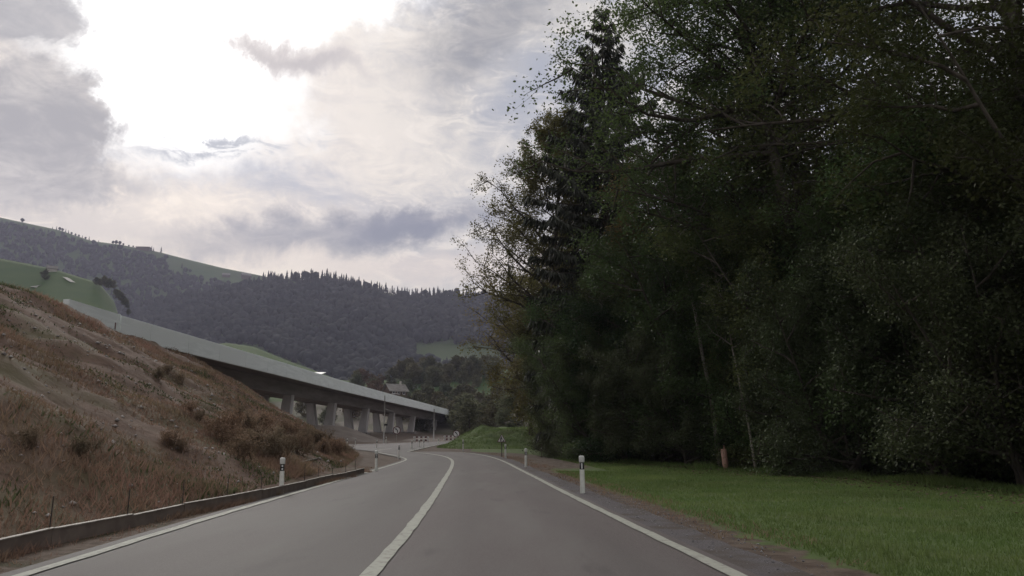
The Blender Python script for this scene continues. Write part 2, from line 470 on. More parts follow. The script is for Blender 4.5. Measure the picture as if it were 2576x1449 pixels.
def tube_np(pts, rad, k):
    n = len(pts)
    d = np.gradient(pts, axis=0)
    d /= np.linalg.norm(d, axis=1, keepdims=True) + 1e-9
    ref = np.array([0.0, 0, 1]) if abs(d[0, 2]) < 0.9 else np.array([1.0, 0, 0])
    a = np.cross(d, ref); a /= np.linalg.norm(a, axis=1, keepdims=True) + 1e-9
    b = np.cross(d, a)
    th = np.linspace(0, 2 * np.pi, k, endpoint=False)
    vs = pts[:, None, :] + rad[:, None, None] * (np.cos(th)[None, :, None] * a[:, None, :] + np.sin(th)[None, :, None] * b[:, None, :])
    fs = []
    for j in range(n - 1):
        for i in range(k):
            fs.append((j * k + i, (j + 1) * k + i, (j + 1) * k + (i + 1) % k, j * k + (i + 1) % k))
    return vs.reshape(-1, 3), fs

# ------------------------------------------------------------------ terrain height
_y = np.arange(-400, 4000, 1.0)
_z = np.interp(_y, [-400, 38, 54, 68, 85, 100, 130, 180, 250, 300, 420, 4000], [0, 0, .17, .45, .72, .86, 1.15, 2.2, 3.6, 5.0, 8.0, 8.0])
_ker = np.ones(13) / 13
_z = np.convolve(np.pad(_z, 6, mode='edge'), _ker, mode='valid')

def sstep(a, b, x):
    t_ = np.clip((x - a) / (b - a), 0, 1)
    return t_ * t_ * (3 - 2 * t_)

def G(x, y):
    x = np.asarray(x, float); y = np.asarray(y, float)
    z = np.interp(y, _y, _z)
    z = z + 0.035 * np.clip(x - 15, 0, 60)
    z = z + 1.2 * sstep(-18, -34, x) * sstep(88, 120, y)
    return z

LIFT = 0.03
def on_ground(px, py, lift=0.0):
    d = ray(px, py)
    lo, hi = 1.0, 3000.0
    prev = 1.0
    # march for the first crossing
    ts = np.geomspace(2.0, 2500, 1500)
    P = np.array([0, 0, EYE])[None, :] + d[None, :] * ts[:, None]
    h = P[:, 2] - (G(P[:, 0], P[:, 1]) + lift)
    i = int(np.argmax(h < 0))
    if i == 0:
        i = len(ts) - 1
    a, b_ = ts[i - 1], ts[i]
    for _ in range(40):
        m_ = 0.5 * (a + b_)
        Q = np.array([0, 0, EYE]) + d * m_
        if Q[2] - (float(G(Q[0], Q[1])) + lift) < 0: b_ = m_
        else: a = m_
    Q = np.array([0, 0, EYE]) + d * b_
    return np.array([Q[0], Q[1]])

def smooth_line(pts, step=0.7, rounds=3):
    pts = np.asarray(pts, float)
    for _ in range(rounds):
        q = [pts[0]]
        for a, b_ in zip(pts[:-1], pts[1:]):
            q += [a * 0.75 + b_ * 0.25, a * 0.25 + b_ * 0.75]
        q.append(pts[-1])
        pts = np.array(q)
    s = np.concatenate([[0], np.cumsum(np.linalg.norm(np.diff(pts, axis=0), axis=1))])
    n = max(2, int(s[-1] / step))
    ss = np.linspace(0, s[-1], n)
    return np.stack([np.interp(ss, s, pts[:, 0]), np.interp(ss, s, pts[:, 1])], 1)

def normals2(pts):
    d = np.gradient(pts, axis=0)
    d /= np.linalg.norm(d, axis=1, keepdims=True) + 1e-9
    return np.stack([d[:, 1], -d[:, 0]], 1)      # to the right of travel

def strip(name, A, B, lift, mat, kind='structure', across=1, H=None):
    """sheet between two polylines of equal count, draped on the ground"""
    H = H or G
    n = len(A)
    rows = []
    for j in range(across + 1):
        f = j / across
        Pq = A * (1 - f) + B * f
        rows.append(np.stack([Pq[:, 0], Pq[:, 1], H(Pq[:, 0], Pq[:, 1]) + lift], 1))
    V = np.concatenate(rows)
    F = []
    for j in range(across):
        for i in range(n - 1):
            F.append((j * n + i, (j + 1) * n + i, (j + 1) * n + i + 1, j * n + i + 1))
    F = np.array(F)
    o = mesh_obj(name, V, F, mat, smooth=True)
    o['kind'] = kind
    me = o.data
    la = me.attributes.new('lane', 'FLOAT', 'POINT')
    la.data.foreach_set('value', np.repeat(np.linspace(0, 1, across + 1), n).astype(np.float32))
    if len(me.polygons) and me.polygons[0].normal.z < 0:
        me.flip_normals()
    return o

def resample(pts, n):
    s = np.concatenate([[0], np.cumsum(np.linalg.norm(np.diff(pts, axis=0), axis=1))])
    ss = np.linspace(0, s[-1], n)
    return np.stack([np.interp(ss, s, pts[:, 0]), np.interp(ss, s, pts[:, 1])], 1)

def path_px(pts, lift=LIFT):
    return np.array([on_ground(x, y, lift) for x, y in pts])

# ------------------------------------------------------------------ road lines (read off the ground)
right_line = path_px([(1855, 1449), (1620, 1337), (1430, 1245), (1322, 1188), (1268, 1160), (1228, 1147), (1172, 1138.5), (1110, 1136.5), (1023, 1137)])
centre_line = path_px([(925, 1449), (1000, 1369), (1074, 1276), (1119, 1206), (1139, 1170), (1138, 1156), (1115, 1147), (1075, 1141), (1046, 1138.5)])
left_line = path_px([(62, 1449), (500, 1311), (770, 1233), (940, 1183), (1005, 1164), (1026, 1156), (1008, 1149.5), (985, 1145), (945, 1137)])
def extend_back(l, to=-30):
    d = l[0] - l[2]; d /= np.linalg.norm(d)
    pts = [l[0] + d * ((l[0][1] - to) / max(0.3, -d[1])) * k for k in (1.0, 0.66, 0.33)]
    return np.vstack([pts, l])
right_line, centre_line, left_line = [extend_back(l) for l in (right_line, centre_line, left_line)]
RL, CLN, LL = smooth_line(right_line, 0.5), smooth_line(centre_line, 0.5), smooth_line(left_line, 0.5)
far_near = path_px([(1112, 1116.5), (1078, 1124), (1023, 1137)])
far_far = path_px([(1150, 1108.5), (1060, 1112), (970, 1115.5), (850, 1119.5), (760, 1122)])

# ------------------------------------------------------------------ ground sheet
FOOT_Y = np.array([-40, 8.5, 20, 40, 57, 66, 75, 85, 100])
FOOT_X = np.array([-5.4, -6.1, -6.5, -8.0, -10.6, -13.0, -16.0, -20, -24])
def foot_x(y):
    return np.interp(y, FOOT_Y, FOOT_X)
EDGE_Y = np.array([-40, 8, 20.5, 27.6, 37, 45, 48, 62, 75, 120, 400])
EDGE_X = np.array([14, 14, 13.4, 12.6, 10.4, 7.2, 4.8, 3.6, 6, 10, 30])

xs = np.concatenate([np.linspace(-2600, -160, 22)[:-1], np.linspace(-160, -46, 30)[:-1], np.arange(-46, 46, 0.75), np.linspace(46, 160, 30)[1:], np.linspace(160, 2600, 22)[1:]])
ys = np.concatenate([np.linspace(-1200, -40, 16)[:-1], np.arange(-40, 150, 0.9), np.linspace(150, 420, 60)[1:], np.linspace(420, 2500, 24)[1:]])
XX, YY = np.meshgrid(xs, ys)
ZZ = G(XX, YY) - 0.015
# sink the sheet a little beneath the road surface
def road_mask(x, y):
    l = np.interp(y, LL[:, 1], LL[:, 0]) if False else None
nx, ny = len(xs), len(ys)
idx = np.arange(nx * ny).reshape(ny, nx)
F = np.stack([idx[:-1, :-1], idx[:-1, 1:], idx[1:, 1:], idx[1:, :-1]], -1).reshape(-1, 4)
rl_by_y = lambda y: np.interp(y, RL[:np.argmax(RL[:, 1]) + 1, 1], RL[:np.argmax(RL[:, 1]) + 1, 0])
soil = np.where(XX < -3.5, 1.0, 0.0) * np.where(YY < 230, 1, 0.85)
dR = XX - rl_by_y(YY)
soil = np.maximum(soil, (1 - sstep(0.9, 2.0, dR)) * np.where(YY < 90, 1, 0))
soil = np.maximum(soil, (1 - sstep(2.5, 6.0, dR)) * sstep(34, 44, YY) * (1 - sstep(66, 72, YY)))
soil = np.maximum(soil, np.where(YY > 110, 1, 0) * np.where(YY < 420, 1, 0))
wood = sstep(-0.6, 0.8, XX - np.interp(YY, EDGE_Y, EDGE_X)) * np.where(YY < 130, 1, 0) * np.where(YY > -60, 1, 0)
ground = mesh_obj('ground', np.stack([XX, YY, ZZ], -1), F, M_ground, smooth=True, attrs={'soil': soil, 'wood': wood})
ground['kind'] = 'structure'

# ------------------------------------------------------------------ road and junction
k = 400
LLx = LL + normals2(LL) * -0.28
RLx = RL + normals2(RL) * 0.22
road = strip('road', resample(LLx, k), resample(RLx, k), LIFT, M_asphalt, across=8)
# the crossing road beyond the bend
jn = np.vstack([path_px([(1240, 1108)]), far_near, path_px([(985, 1141), (941, 1136), (880, 1129), (800, 1125.5), (700, 1128)])])
jf = np.vstack([path_px([(1260, 1104.5)]), far_far, path_px([(690, 1123)])])
side_road = strip('side_road', resample(smooth_line(jn, 0.5, 2), 160), resample(smooth_line(jf, 0.5, 2), 160), LIFT + 0.006, M_asphalt, across=6)

def paint(name, line, w, lift=LIFT + 0.012, jitter=0.012):
    n_ = normals2(line)
    ja = (rng.random((len(line), 1)) - .5) * jitter * 2; jb = (rng.random((len(line), 1)) - .5) * jitter * 2
    o = strip(name, line - n_ * (w / 2 + ja), line + n_ * (w / 2 + jb), lift, M_line)
    return o
paint('edge_line', RL, 0.16)
paint('edge_line', LL, 0.15)
paint('centre_line', CLN, 0.17)
paint('edge_line', smooth_line(path_px([(1150, 1109.5), (1060, 1113), (970, 1116.5), (850, 1120.5), (720, 1124)]), 0.6, 2), 0.16)
paint('edge_line', smooth_line(path_px([(1112, 1117.0), (1078, 1124.6), (1024, 1137.2)]), 0.6, 2), 0.16)
paint('edge_line', smooth_line(path_px([(700, 1126.8), (800, 1124.5), (880, 1125.5), (945, 1121.5)]), 0.6, 2), 0.14)
paint('edge_line', smooth_line(path_px([(943, 1134.5), (960, 1131.5), (985, 1128.8)]), 0.6, 2), 0.14)

# shoulders
def ragged(line, off, amp, s=1.0):
    n_ = normals2(line)
    w = np.array([amp * (math.sin(i * 0.37 * s) * 0.5 + math.sin(i * 0.91 * s + 1) * 0.3 + rng.normal() * 0.35) for i in range(len(line))])[:, None]
    return line + n_ * (off + w)
RLs = RL[:np.argmax(RL[:, 1]) - 6]
gravel_shoulder = strip('gravel_shoulder', RLs + normals2(RLs) * 0.20, ragged(RLs, 0.80, 0.07), 0.022, M_gravel, across=4)
LLs = LL[:np.argmax(LL[:, 0] * (LL[:, 1] > 40) - 99 * (LL[:, 1] <= 40)) + 1]
soil_verge = strip('soil_verge', LLs + normals2(LLs) * -0.26, ragged(LLs, -2.4, 0.08), 0.020, M_dirt, across=4)

# ------------------------------------------------------------------ embankment
CREST = lambda y: np.interp(y, [-40, 30, 48, 56, 62, 75], [11.2, 11.0, 10.6, 10.35, 9.95, 9.45])
def corner_y(x):
    return np.interp(x, [-60, -31, -26.5, -22.5, -18, -12], [75, 75, 78.4, 82, 86, 90])
_LAT = np.random.default_rng(99).random((8, 256, 256))
def vnoise(x, y, k_):
    xi = np.floor(x).astype(int); yi = np.floor(y).astype(int)
    fx = x - xi; fy = y - yi
    fx = fx * fx * (3 - 2 * fx); fy = fy * fy * (3 - 2 * fy)
    L = _LAT[k_ % 8]
    a = L[yi & 255, xi & 255]; b_ = L[yi & 255, (xi + 1) & 255]; c = L[(yi + 1) & 255, xi & 255]; d = L[(yi + 1) & 255, (xi + 1) & 255]
    return (a * (1 - fx) + b_ * fx) * (1 - fy) + (c * (1 - fx) + d * fx) * fy
def fbm(x, y, s, seed=0, oct=4):
    """smooth lattice noise, about -1 to 1"""
    x = np.asarray(x, float); y = np.asarray(y, float)
    out_ = np.zeros_like(x); a = 1.0; f = s / 2.6
    for o_ in range(oct):
        th = 0.6 + o_ * 1.1 + seed
        xr = x * math.cos(th) - y * math.sin(th); yr = x * math.sin(th) + y * math.cos(th)
        out_ += a * (2 * vnoise(xr * f + seed * 17.3, yr * f + seed * 9.1, seed + o_) - 1)
        f *= 2.1; a *= 0.5
    return out_ * 0.95
def bank_raw(x, y):
    yc = corner_y(x)
    ye = np.minimum(y, yc)
    fx = foot_x(ye)
    f = np.clip((fx - x) / (fx + 31.0), 0, 1.0)
    top = CREST(ye)
    zf = G(fx, ye)
    z = zf + (top - zf) * f
    z = z + np.where(x < -31, 0.02 * (-31 - x), 0)
    z = z - np.maximum(y - yc, 0) * 0.66
    return z
def BANK(x, y):
    x = np.asarray(x, float); y = np.asarray(y, float)
    z = bank_raw(x, y)
    g = G(x, y)
    lumps = (0.42 * fbm(x, y, 0.6, 3) + 0.10 * fbm(x, y, 2.6, 9)) * sstep(0, 1.5, z - g)
    return z + lumps
bx = np.concatenate([np.linspace(-64, -36, 20)[:-1], np.arange(-36, -4.5, 0.35)])
by = np.arange(-34, 100, 0.45)
BX, BY = np.meshgrid(bx, by)
# shift columns so that the first always follows the foot line
BZ = np.maximum(BANK(BX, BY), G(BX, BY) - 0.25)
idx = np.arange(BX.size).reshape(BX.shape)
F = np.stack([idx[:-1, :-1], idx[:-1, 1:], idx[1:, 1:], idx[1:, :-1]], -1).reshape(-1, 4)
keep = (BX < foot_x(BY) + 0.4)
fk = keep.ravel()[F].all(1)
M_bank = material('bank_soil', (0.115, 0.076, 0.056), (0.165, 0.112, 0.084), 0.95, 1.6, 0.12, 1.0, 5.0, (0.112, 0.094, 0.054), 0.22)
emb = mesh_obj('embankment', np.stack([BX, BY, BZ], -1), F[fk], M_bank, smooth=True)
emb['kind'] = 'structure'

# dirt heap by the pier feet, grass mound right of the bend
def heap(name, fn, x0, x1, y0, y1, step, mat):
    X, Y = np.meshgrid(np.arange(x0, x1, step), np.arange(y0, y1, step))
    Z = G(X, Y) - 0.12 + fn(X, Y)
    i2 = np.arange(X.size).reshape(X.shape)
    F2 = np.stack([i2[:-1, :-1], i2[:-1, 1:], i2[1:, 1:], i2[1:, :-1]], -1).reshape(-1, 4)
    hi = (fn(X, Y) > 0.02).ravel()
    F2 = F2[hi[F2].any(1)]
    o = mesh_obj(name, np.stack([X, Y, Z], -1), F2, mat, smooth=True)
    o['kind'] = 'structure'
    return o
def mound_fn(x, y):
    xl = -8.4 + (y - 76) * 0.0
    f = sstep(xl, xl + 5.5, x) * sstep(75.5, 90, y) * (1 - sstep(112, 128, y))
    f = f * (1 - 0.0 * x)
    return 2.0 * f + (0.30 * fbm(x, y, 1.0, 5) + 0.12 * fbm(x, y, 3.1, 8)) * np.clip(f * 3, 0, 1)
MOUND = lambda x, y: np.maximum(G(x, y) - 0.12 + mound_fn(x, y), G(x, y))
grass_mound = heap('grass_mound', mound_fn, -11, 26, 74.5, 128, 0.4, M_mound)
def heap_fn(x, y):
    f = np.exp(-((x + 26.5) / 5.0) ** 2 - ((y - 128) / 9.0) ** 2) + 0.75 * np.exp(-((x + 33) / 5.0) ** 2 - ((y - 124) / 8) ** 2)
    f = f + 0.4 * np.exp(-((x + 16) / 3.5) ** 2 - ((y - 146) / 5) ** 2)
    return np.clip(1.75 * f - 0.12, 0, 9) + 0.10 * fbm(x, y, 0.9, 4) * np.clip(f, 0, 1)
dirt_heap = heap('dirt_heap', heap_fn, -52, -8, 100, 160, 0.6, M_earth)

# ------------------------------------------------------------------ hills
def hill(name, ridge, Db, Dr, zb, prof, mat_fn, nt=60, rough=3.0, seed=1, x0=-900, x1=3500, dx=11, back=0.25):
    px = np.arange(x0, x1, dx)
    rp = np.array(ridge, float)
    ridge_row = np.interp(px, rp[:, 0], rp[:, 1])
    dr = Dr(px) if callable(Dr) else np.full(len(px), float(Dr))
    ts = np.concatenate([np.linspace(0, 1, nt), np.linspace(1, 1 + back, 8)[1:]])
    P = np.zeros((len(ts), len(px), 3))
    for j, x in enumerate(px):
        top = at_y(x, ridge_row[j], dr[j])
        u = top[0] / dr[j]
        for i, tt in enumerate(ts):
            Y = Db + (dr[j] - Db) * tt
            if tt <= 1: z = zb + (top[2] - zb) * prof(tt)
            else: z = top[2] - (top[2] - zb) * ((tt - 1) / back) ** 1.5 * 0.6
            P[i, j] = (u * Y, Y, z)
    amp = np.sin(np.clip(ts, 0, 1) * np.pi)[:, None]
    P[:, :, 2] += rough * amp * fbm(P[:, :, 0], P[:, :, 1], 12.0 / dr.mean(), seed, 5)
    i2 = np.arange(len(ts) * len(px)).reshape(len(ts), len(px))
    F2 = np.stack([i2[:-1, :-1], i2[:-1, 1:], i2[1:, 1:], i2[1:, :-1]], -1).reshape(-1, 4)
    o = mesh_obj(name, P, F2, mat_fn, smooth=True)
    o['kind'] = 'structure'
    return o, P, px, ts

ridgeA = [(-1500, 470), (-400, 470), (0, 547), (60, 560), (150, 579), (230, 606), (300, 615), (400, 634), (470, 652), (560, 674), (640, 690), (700, 702), (800, 740), (1200, 820), (4200, 800)]
ridgeB = [(-1500, 900), (200, 800), (400, 760), (520, 735), (620, 712), (680, 700), (740, 702), (800, 707), (850, 708), (900, 716), (950, 731), (1010, 745), (1040, 748), (1100, 744), (1200, 750), (1300, 756), (1500, 770), (2000, 740), (2576, 700), (3300, 600), (4200, 560)]
ridgeC = [(-1500, 500), (-300, 610), (0, 650), (130, 675), (250, 712), (288, 760), (300, 800), (430, 850), (530, 868), (570, 862), (640, 873), (720, 906), (800, 935), (850, 955), (930, 962), (1000, 950), (1080, 938), (1150, 935), (1250, 930), (1500, 930), (2000, 930), (4200, 900)]
hillA, PA, pxA, tsA = hill('hill', ridgeA, 1250, 1900, 60, lambda t_: t_ ** 0.9, M_meadow, rough=10, seed=11)
hillB, PB, pxB, tsB = hill('hill', ridgeB, 650, 1500, 14, lambda t_: 0.5 * t_ + 0.5 * t_ ** 1.4, M_meadow, rough=7, seed=5)
hillC, PC, pxC, tsC = hill('hill', ridgeC, 225, lambda p_: np.interp(p_, [0, 900], [620, 430]), 3.0, lambda t_: 0.35 * t_ + 0.65 * t_ ** 1.6, M_valley, rough=1.2, seed=2)
_u = PC[:, :, 0] / PC[:, :, 1]
_lvl = (PC[:, :, 2] - EYE) / PC[:, :, 1]
_a = hillC.data.attributes.new('soil', 'FLOAT', 'POINT')
_a.data.foreach_set('value', (np.clip((0.058 - _lvl) / 0.02, 0, 1) * (_u > -0.6)).astype(np.float32).ravel())

def surf(P, px, ts, x, tt):
    j = np.clip(np.searchsorted(px, x) - 1, 0, len(px) - 2); i = np.clip(np.searchsorted(ts, tt) - 1, 0, len(ts) - 2)
    fj = (x - px[j]) / (px[j + 1] - px[j]); fi = (tt - ts[i]) / (ts[i + 1] - ts[i])
    fj = np.asarray(fj)[..., None]; fi = np.asarray(fi)[..., None]
    return P[i, j] * (1 - fi) * (1 - fj) + P[i + 1, j] * fi * (1 - fj) + P[i, j + 1] * (1 - fi) * fj + P[i + 1, j + 1] * fi * fj

def inside(poly, x, y):
    c = False
    n = len(poly)
    for i in range(n):
        x1_, y1_ = poly[i]; x2_, y2_ = poly[(i + 1) % n]
        if (y1_ > y) != (y2_ > y) and x < (x2_ - x1_) * (y - y1_) / (y2_ - y1_) + x1_:
            c = not c
    return c

# far tree shapes
def cone_tree(seed):
    r_ = np.random.default_rng(seed)
    V = []; Fc = []
    tiers = 4
    for tI in range(tiers):
        z0 = 0.12 + 0.20 * tI; z1 = min(1.0, z0 + 0.40); rr = 0.19 * (1 - tI / tiers * 0.8)
        b0 = len(V); kk = 6
        for i in range(kk):
            a = 6.283 * i / kk + tI * 0.5
            q = rr * (0.75 + 0.5 * r_.random())
            V.append((q * math.cos(a), q * math.sin(a), z0 + r_.normal() * 0.02))
        V.append((0, 0, z1))
        Fc += [(b0 + i, b0 + (i + 1) % kk, b0 + kk) for i in range(kk)]
    return np.array(V), np.array(Fc)
def ball_tree(seed):
    r_ = np.random.default_rng(seed)
    V = []; rings = [(0.10, 0.18), (0.30, 0.42), (0.34, 0.66), (0.22, 0.88)]
    kk = 7
    for rr, z in rings:
        for i in range(kk):
            a = 6.283 * i / kk + z
            q = rr * (0.72 + 0.5 * r_.random())
            V.append((q * math.cos(a), q * math.sin(a), z + r_.normal() * 0.05))
    V.append((0.03, 0, 1.0))
    Fc = []
    for j in range(len(rings) - 1):
        for i in range(kk):
            a, b_ = j * kk + i, j * kk + (i + 1) % kk
            Fc += [(a, b_, b_ + kk), (a, b_ + kk, a + kk)]
    Fc += [((len(rings) - 1) * kk + i, (len(rings) - 1) * kk + (i + 1) % kk, len(V) - 1) for i in range(kk)]
    return np.array(V), np.array(Fc)
CONES = [cone_tree(i) for i in range(5)]
BALLS = [ball_tree(i + 20) for i in range(5)]

def forest(name, pts, hs, kinds):
    Vs = []; Fs = []; Ts = []; base = 0
    for Pp, h, kd in zip(pts, hs, kinds):
        v, f = (CONES if kd else BALLS)[int(rng.integers(5))]
        a = rng.random() * 6.28
        c, s = math.cos(a), math.sin(a)
        w = h * (1.0 if kd else 1.15)
        vv = np.stack([(v[:, 0] * c - v[:, 1] * s) * w + Pp[0], (v[:, 0] * s + v[:, 1] * c) * w + Pp[1], v[:, 2] * h + Pp[2] - 0.1 * h], 1)
        Vs.append(vv); Fs.append(f + base); base += len(v)
        Ts.append(np.full(len(v), rng.random() * 0.7 + (0 if kd else 0.3)))
    o = mesh_obj(name, np.concatenate(Vs), np.concatenate(Fs), M_forest, tint=np.concatenate(Ts))
    return tag(o, kind='stuff')

clearB = [[(1040, 862), (1130, 866), (1260, 868), (1270, 935), (1210, 930), (1120, 925), (1040, 905)], [(560, 860), (640, 868), (780, 925), (780, 960), (560, 960)]]
pts = []; hs = []; kd = []
for _ in range(12500):
    x = rng.uniform(150, 1650); tt = rng.uniform(0.02, 1.0) ** 0.85
    Pp = surf(PB, pxB, tsB, x, tt)
    q = to_px(Pp)
    if any(inside(c, q[0], q[1] - 4) for c in clearB): continue
    spr = rng.random() < (0.85 if tt > 0.9 else 0.35)
    if tt > 0.985: continue
    pts.append(Pp); hs.append(rng.uniform(10, 19)); kd.append(spr)
tag(forest('forest', pts, hs, kd), 'dark spruce and beech wood covering the middle hill', 'forest')
clearA = [[(360, 600), (460, 648), (560, 668), (720, 700), (720, 730), (600, 726), (560, 712), (500, 690), (440, 660)]]
pts = []; hs = []; kd = []
for _ in range(6500):
    x = rng.uniform(-250, 760); tt = rng.uniform(0.0, 1.0)
    Pp = surf(PA, pxA, tsA, x, tt)
    q = to_px(Pp)
    rr = np.interp(q[0], [r_[0] for r_ in ridgeA], [r_[1] for r_ in ridgeA])
    if q[1] < rr + 9 + rng.random() * 10: continue
    if any(inside(c, q[0], q[1]) for c in clearA): continue
    if q[0] > 420 and q[1] < rr + 45 and rng.random() < 0.85: continue
    pts.append(Pp); hs.append(rng.uniform(9, 15)); kd.append(rng.random() < 0.4)
tag(forest('forest', pts, hs, kd), 'hazy mixed wood on the flank of the far left hill', 'forest')

# ridge trees: each its own thing
def ridge_tree(P, h, kd, name, label, cat, group):
    v, f = (CONES if kd else BALLS)[int(rng.integers(5))]
    root = empty(name, (P[0], P[1], P[2] - 0.5), rng.random() * 6.28, label, cat, group)
    sc = np.array([h * (0.85 if kd else 1.1), h * (0.85 if kd else 1.1), h])
    key = (kd, id(v))
    if key not in RT:
        mb = MB(); mb.tube([(0, 0, 0), (0, 0, 0.35)], [0.02, 0.012], 5)
        tr = mb.build('trunk', M_bark, root)
        cr = mesh_obj('crown', v, f, M_forest, root, tint=np.full(len(v), 0.25))
        RT[key] = (tr, cr)
    else:
        for q in RT[key]:
            c = q.copy(); COL.objects.link(c); c.parent = root
    root.scale = tuple(float(s_) for s_ in sc)
RT = {}
for i in range(120):
    x = 660 + 640 * (i + rng.random() * 0.8) / 120
    if abs(x - 700) < 30 and rng.random() < 0.7: continue
    Pp = surf(PB, pxB, tsB, x, 0.985 + rng.random() * 0.02)
    tall = 1.35 if (760 < x < 850 and rng.random() < 0.5) else 1.0
    ridge_tree(Pp, rng.uniform(12, 22) * tall, rng.random() < 0.85, 'spruce_tree', 'small dark spruce in the jagged treeline along the middle hill crest', 'spruce tree', 'trees along the crest of the middle hill')
for x, h, kd_ in [(56, 16, 0), (132, 10, 1), (142, 14, 1), (150, 13, 0), (157, 12, 0), (165, 14, 1), (172, 13, 1), (180, 9, 0), (190, 9, 0), (198, 9, 0), (207, 11, 1), (215, 9, 0), (224, 15, 1), (248, 9, 1), (284, 12, 0), (292, 15, 0), (301, 14, 0), (310, 9, 0), (324, 7, 0), (335, 7, 0), (381, 18, 1), (386, 14, 1)]:
    Pp = surf(PA, pxA, tsA, x, 0.995)
    ridge_tree(Pp, h * 0.78, kd_, 'ridge_tree', 'small tree in the thin row on the far left hill crest', 'tree', 'trees on the crest of the far left hill')
Pp = surf(PA, pxA, tsA, 405, 0.995)
ridge_tree(Pp, 17, 1, 'ridge_tree', 'tallest lone conifer on the far left hill crest, right of the flat-roofed barn', 'tree', None)
Pp = surf(PB, pxB, tsB, 1165, 0.30)
# ------------------------------------------------------------------ tracks and barns on the hills
def drape_px(P, px, ts, x, y):
    """the t at which the hill surface projects on to picture row y"""
    tt = np.linspace(0, 1, 400)
    Q = np.array([surf(P, px, ts, x, a) for a in tt])
    rows = np.array([to_px(q)[1] for q in Q])
    i = int(np.argmin(np.abs(rows - y)))
    return Q[i]
def track(name, pxs, w):
    pts_ = np.array([drape_px(PC, pxC, tsC, x, y) for x, y in pxs])
    pts_[:, 2] += 0.25
    d = np.gradient(pts_[:, :2], axis=0); d /= np.linalg.norm(d, axis=1, keepdims=True)
    n_ = np.stack([d[:, 1], -d[:, 0], 0 * d[:, 0]], 1)
    V = np.concatenate([pts_ - n_ * w, pts_ + n_ * w])
    n2 = len(pts_)
    o = mesh_obj(name, V, np.array([(i, n2 + i, n2 + i + 1, i + 1) for i in range(n2 - 1)]), M_path)
    o['kind'] = 'structure'
track('path', [(167, 698), (174, 702), (181, 707), (188, 711)], 2.6)
track('path', [(108, 718), (98, 720), (91, 722), (98, 724)], 2.2)

def barn(name, loc, w, d_, h, rz, roofm, wallm, label, cat, flat=False, base=1.5, windows=True):
    root = empty(name, loc, rz, label, cat)
    mb = MB(); mb.box(-w / 2, w / 2, -d_ / 2, d_ / 2, -base, h)
    if not flat:
        rh = d_ * 0.42
        mb.add([(-w / 2, -d_ / 2, h), (-w / 2, d_ / 2, h), (-w / 2, 0, h + rh)], [(0, 1, 2)])
        mb.add([(w / 2, -d_ / 2, h), (w / 2, d_ / 2, h), (w / 2, 0, h + rh)], [(0, 2, 1)])
    mb.build('wall', wallm, root)
    mb = MB()
    if flat:
        mb.box(-w / 2 - .5, w / 2 + .5, -d_ / 2 - .5, d_ / 2 + .5, h + .01, h + .7)
    else:
        o_ = 0.6; tck = 0.25
        for s in (-1, 1):
            a = (-w / 2 - o_, s * (d_ / 2 + o_), h - o_ * 0.84); b_ = (w / 2 + o_, s * (d_ / 2 + o_), h - o_ * 0.84)
            c = (w / 2 + o_, 0, h + rh); e = (-w / 2 - o_, 0, h + rh)
            vs = [a, b_, c, e] if s < 0 else [b_, a, e, c]
            mb.hexa([(q[0], q[1], q[2] + 0.03) for q in vs] + [(q[0], q[1], q[2] + tck) for q in vs])
    roof = mb.build('roof', roofm, root)
    if windows:
        for i, xx in enumerate(np.linspace(-w * 0.3, w * 0.3, 3)):
            mb = MB(); mb.box(xx - .55, xx + .55, -d_ / 2 - .06, -d_ / 2 + .1, h * 0.45, h * 0.45 + 1.3)
            f = mb.build('window', M_signw, root)
            mb = MB(); mb.box(xx - .42, xx + .42, -d_ / 2 - .09, -d_ / 2 - .05, h * 0.45 + .12, h * 0.45 + 1.18)
            mb.build('pane', M_glass, f)
    return root
Pp = surf(PA, pxA, tsA, 361, 0.992); barn('barn', Pp, 32, 15, 5.5, 0.1, M_wood, M_wood, 'long flat-roofed barn on the crest of the far left hill', 'barn', True, base=6, windows=False)
Pp = drape_px(PA, pxA, tsA, 620, 700); barn('barn', Pp + [0, 0, 1.5], 21, 16, 4.5, 0.5, M_roof, M_wood, 'small gabled barn on the green shoulder under the far hill crest', 'barn', base=8, windows=False)
Pp = drape_px(PA, pxA, tsA, 570, 696); barn('barn', Pp + [0, 0, .8], 17, 12, 2.4, 0.3, M_roof, M_wood, 'low shed left of the gabled barn on the green shoulder', 'shed', base=8, windows=False)
Pp = drape_px(PC, pxC, tsC, 131, 682); barn('barn', Pp, 6.5, 5, 1.8, 0.6, M_roof, M_wall, 'small grey-roofed barn at the upper edge of the left meadow', 'barn', base=3, windows=False)

# ------------------------------------------------------------------ viaduct
top_px = [(165, 755, 56.0), (300, 790, 62.5), (480, 845, 75), (700, 908, 99), (830, 948.5, 125), (960, 985, 160), (1100, 1022.5, 227), (1150, 1036, 274)]
line3 = np.array([at_y(*q) for q in top_px])
ZT = 11.3
print('viaduct top', line3.round(1).tolist())
vy = np.array([40.0] + list(line3[:, 1]) + [330, 400]); vx = np.array([-31.6] + list(line3[:, 0]) + [-14.5, -6.0])
_yy = np.arange(40, 400, 1.0)
_xx = np.interp(_yy, vy, vx)
_xx = np.convolve(np.pad(_xx, 12, mode='reflect', reflect_type='odd'), np.ones(25) / 25, mode='valid')
zt_k = (line3[:, 1], line3[:, 2])
_zz = np.interp(_yy, zt_k[0], zt_k[1])
_zz = np.convolve(np.pad(_zz, 15, mode='edge'), np.ones(31) / 31, mode='valid')
def vpt(y):
    return np.array([np.interp(y, _yy, _xx), y, np.interp(y, _yy, _zz)])
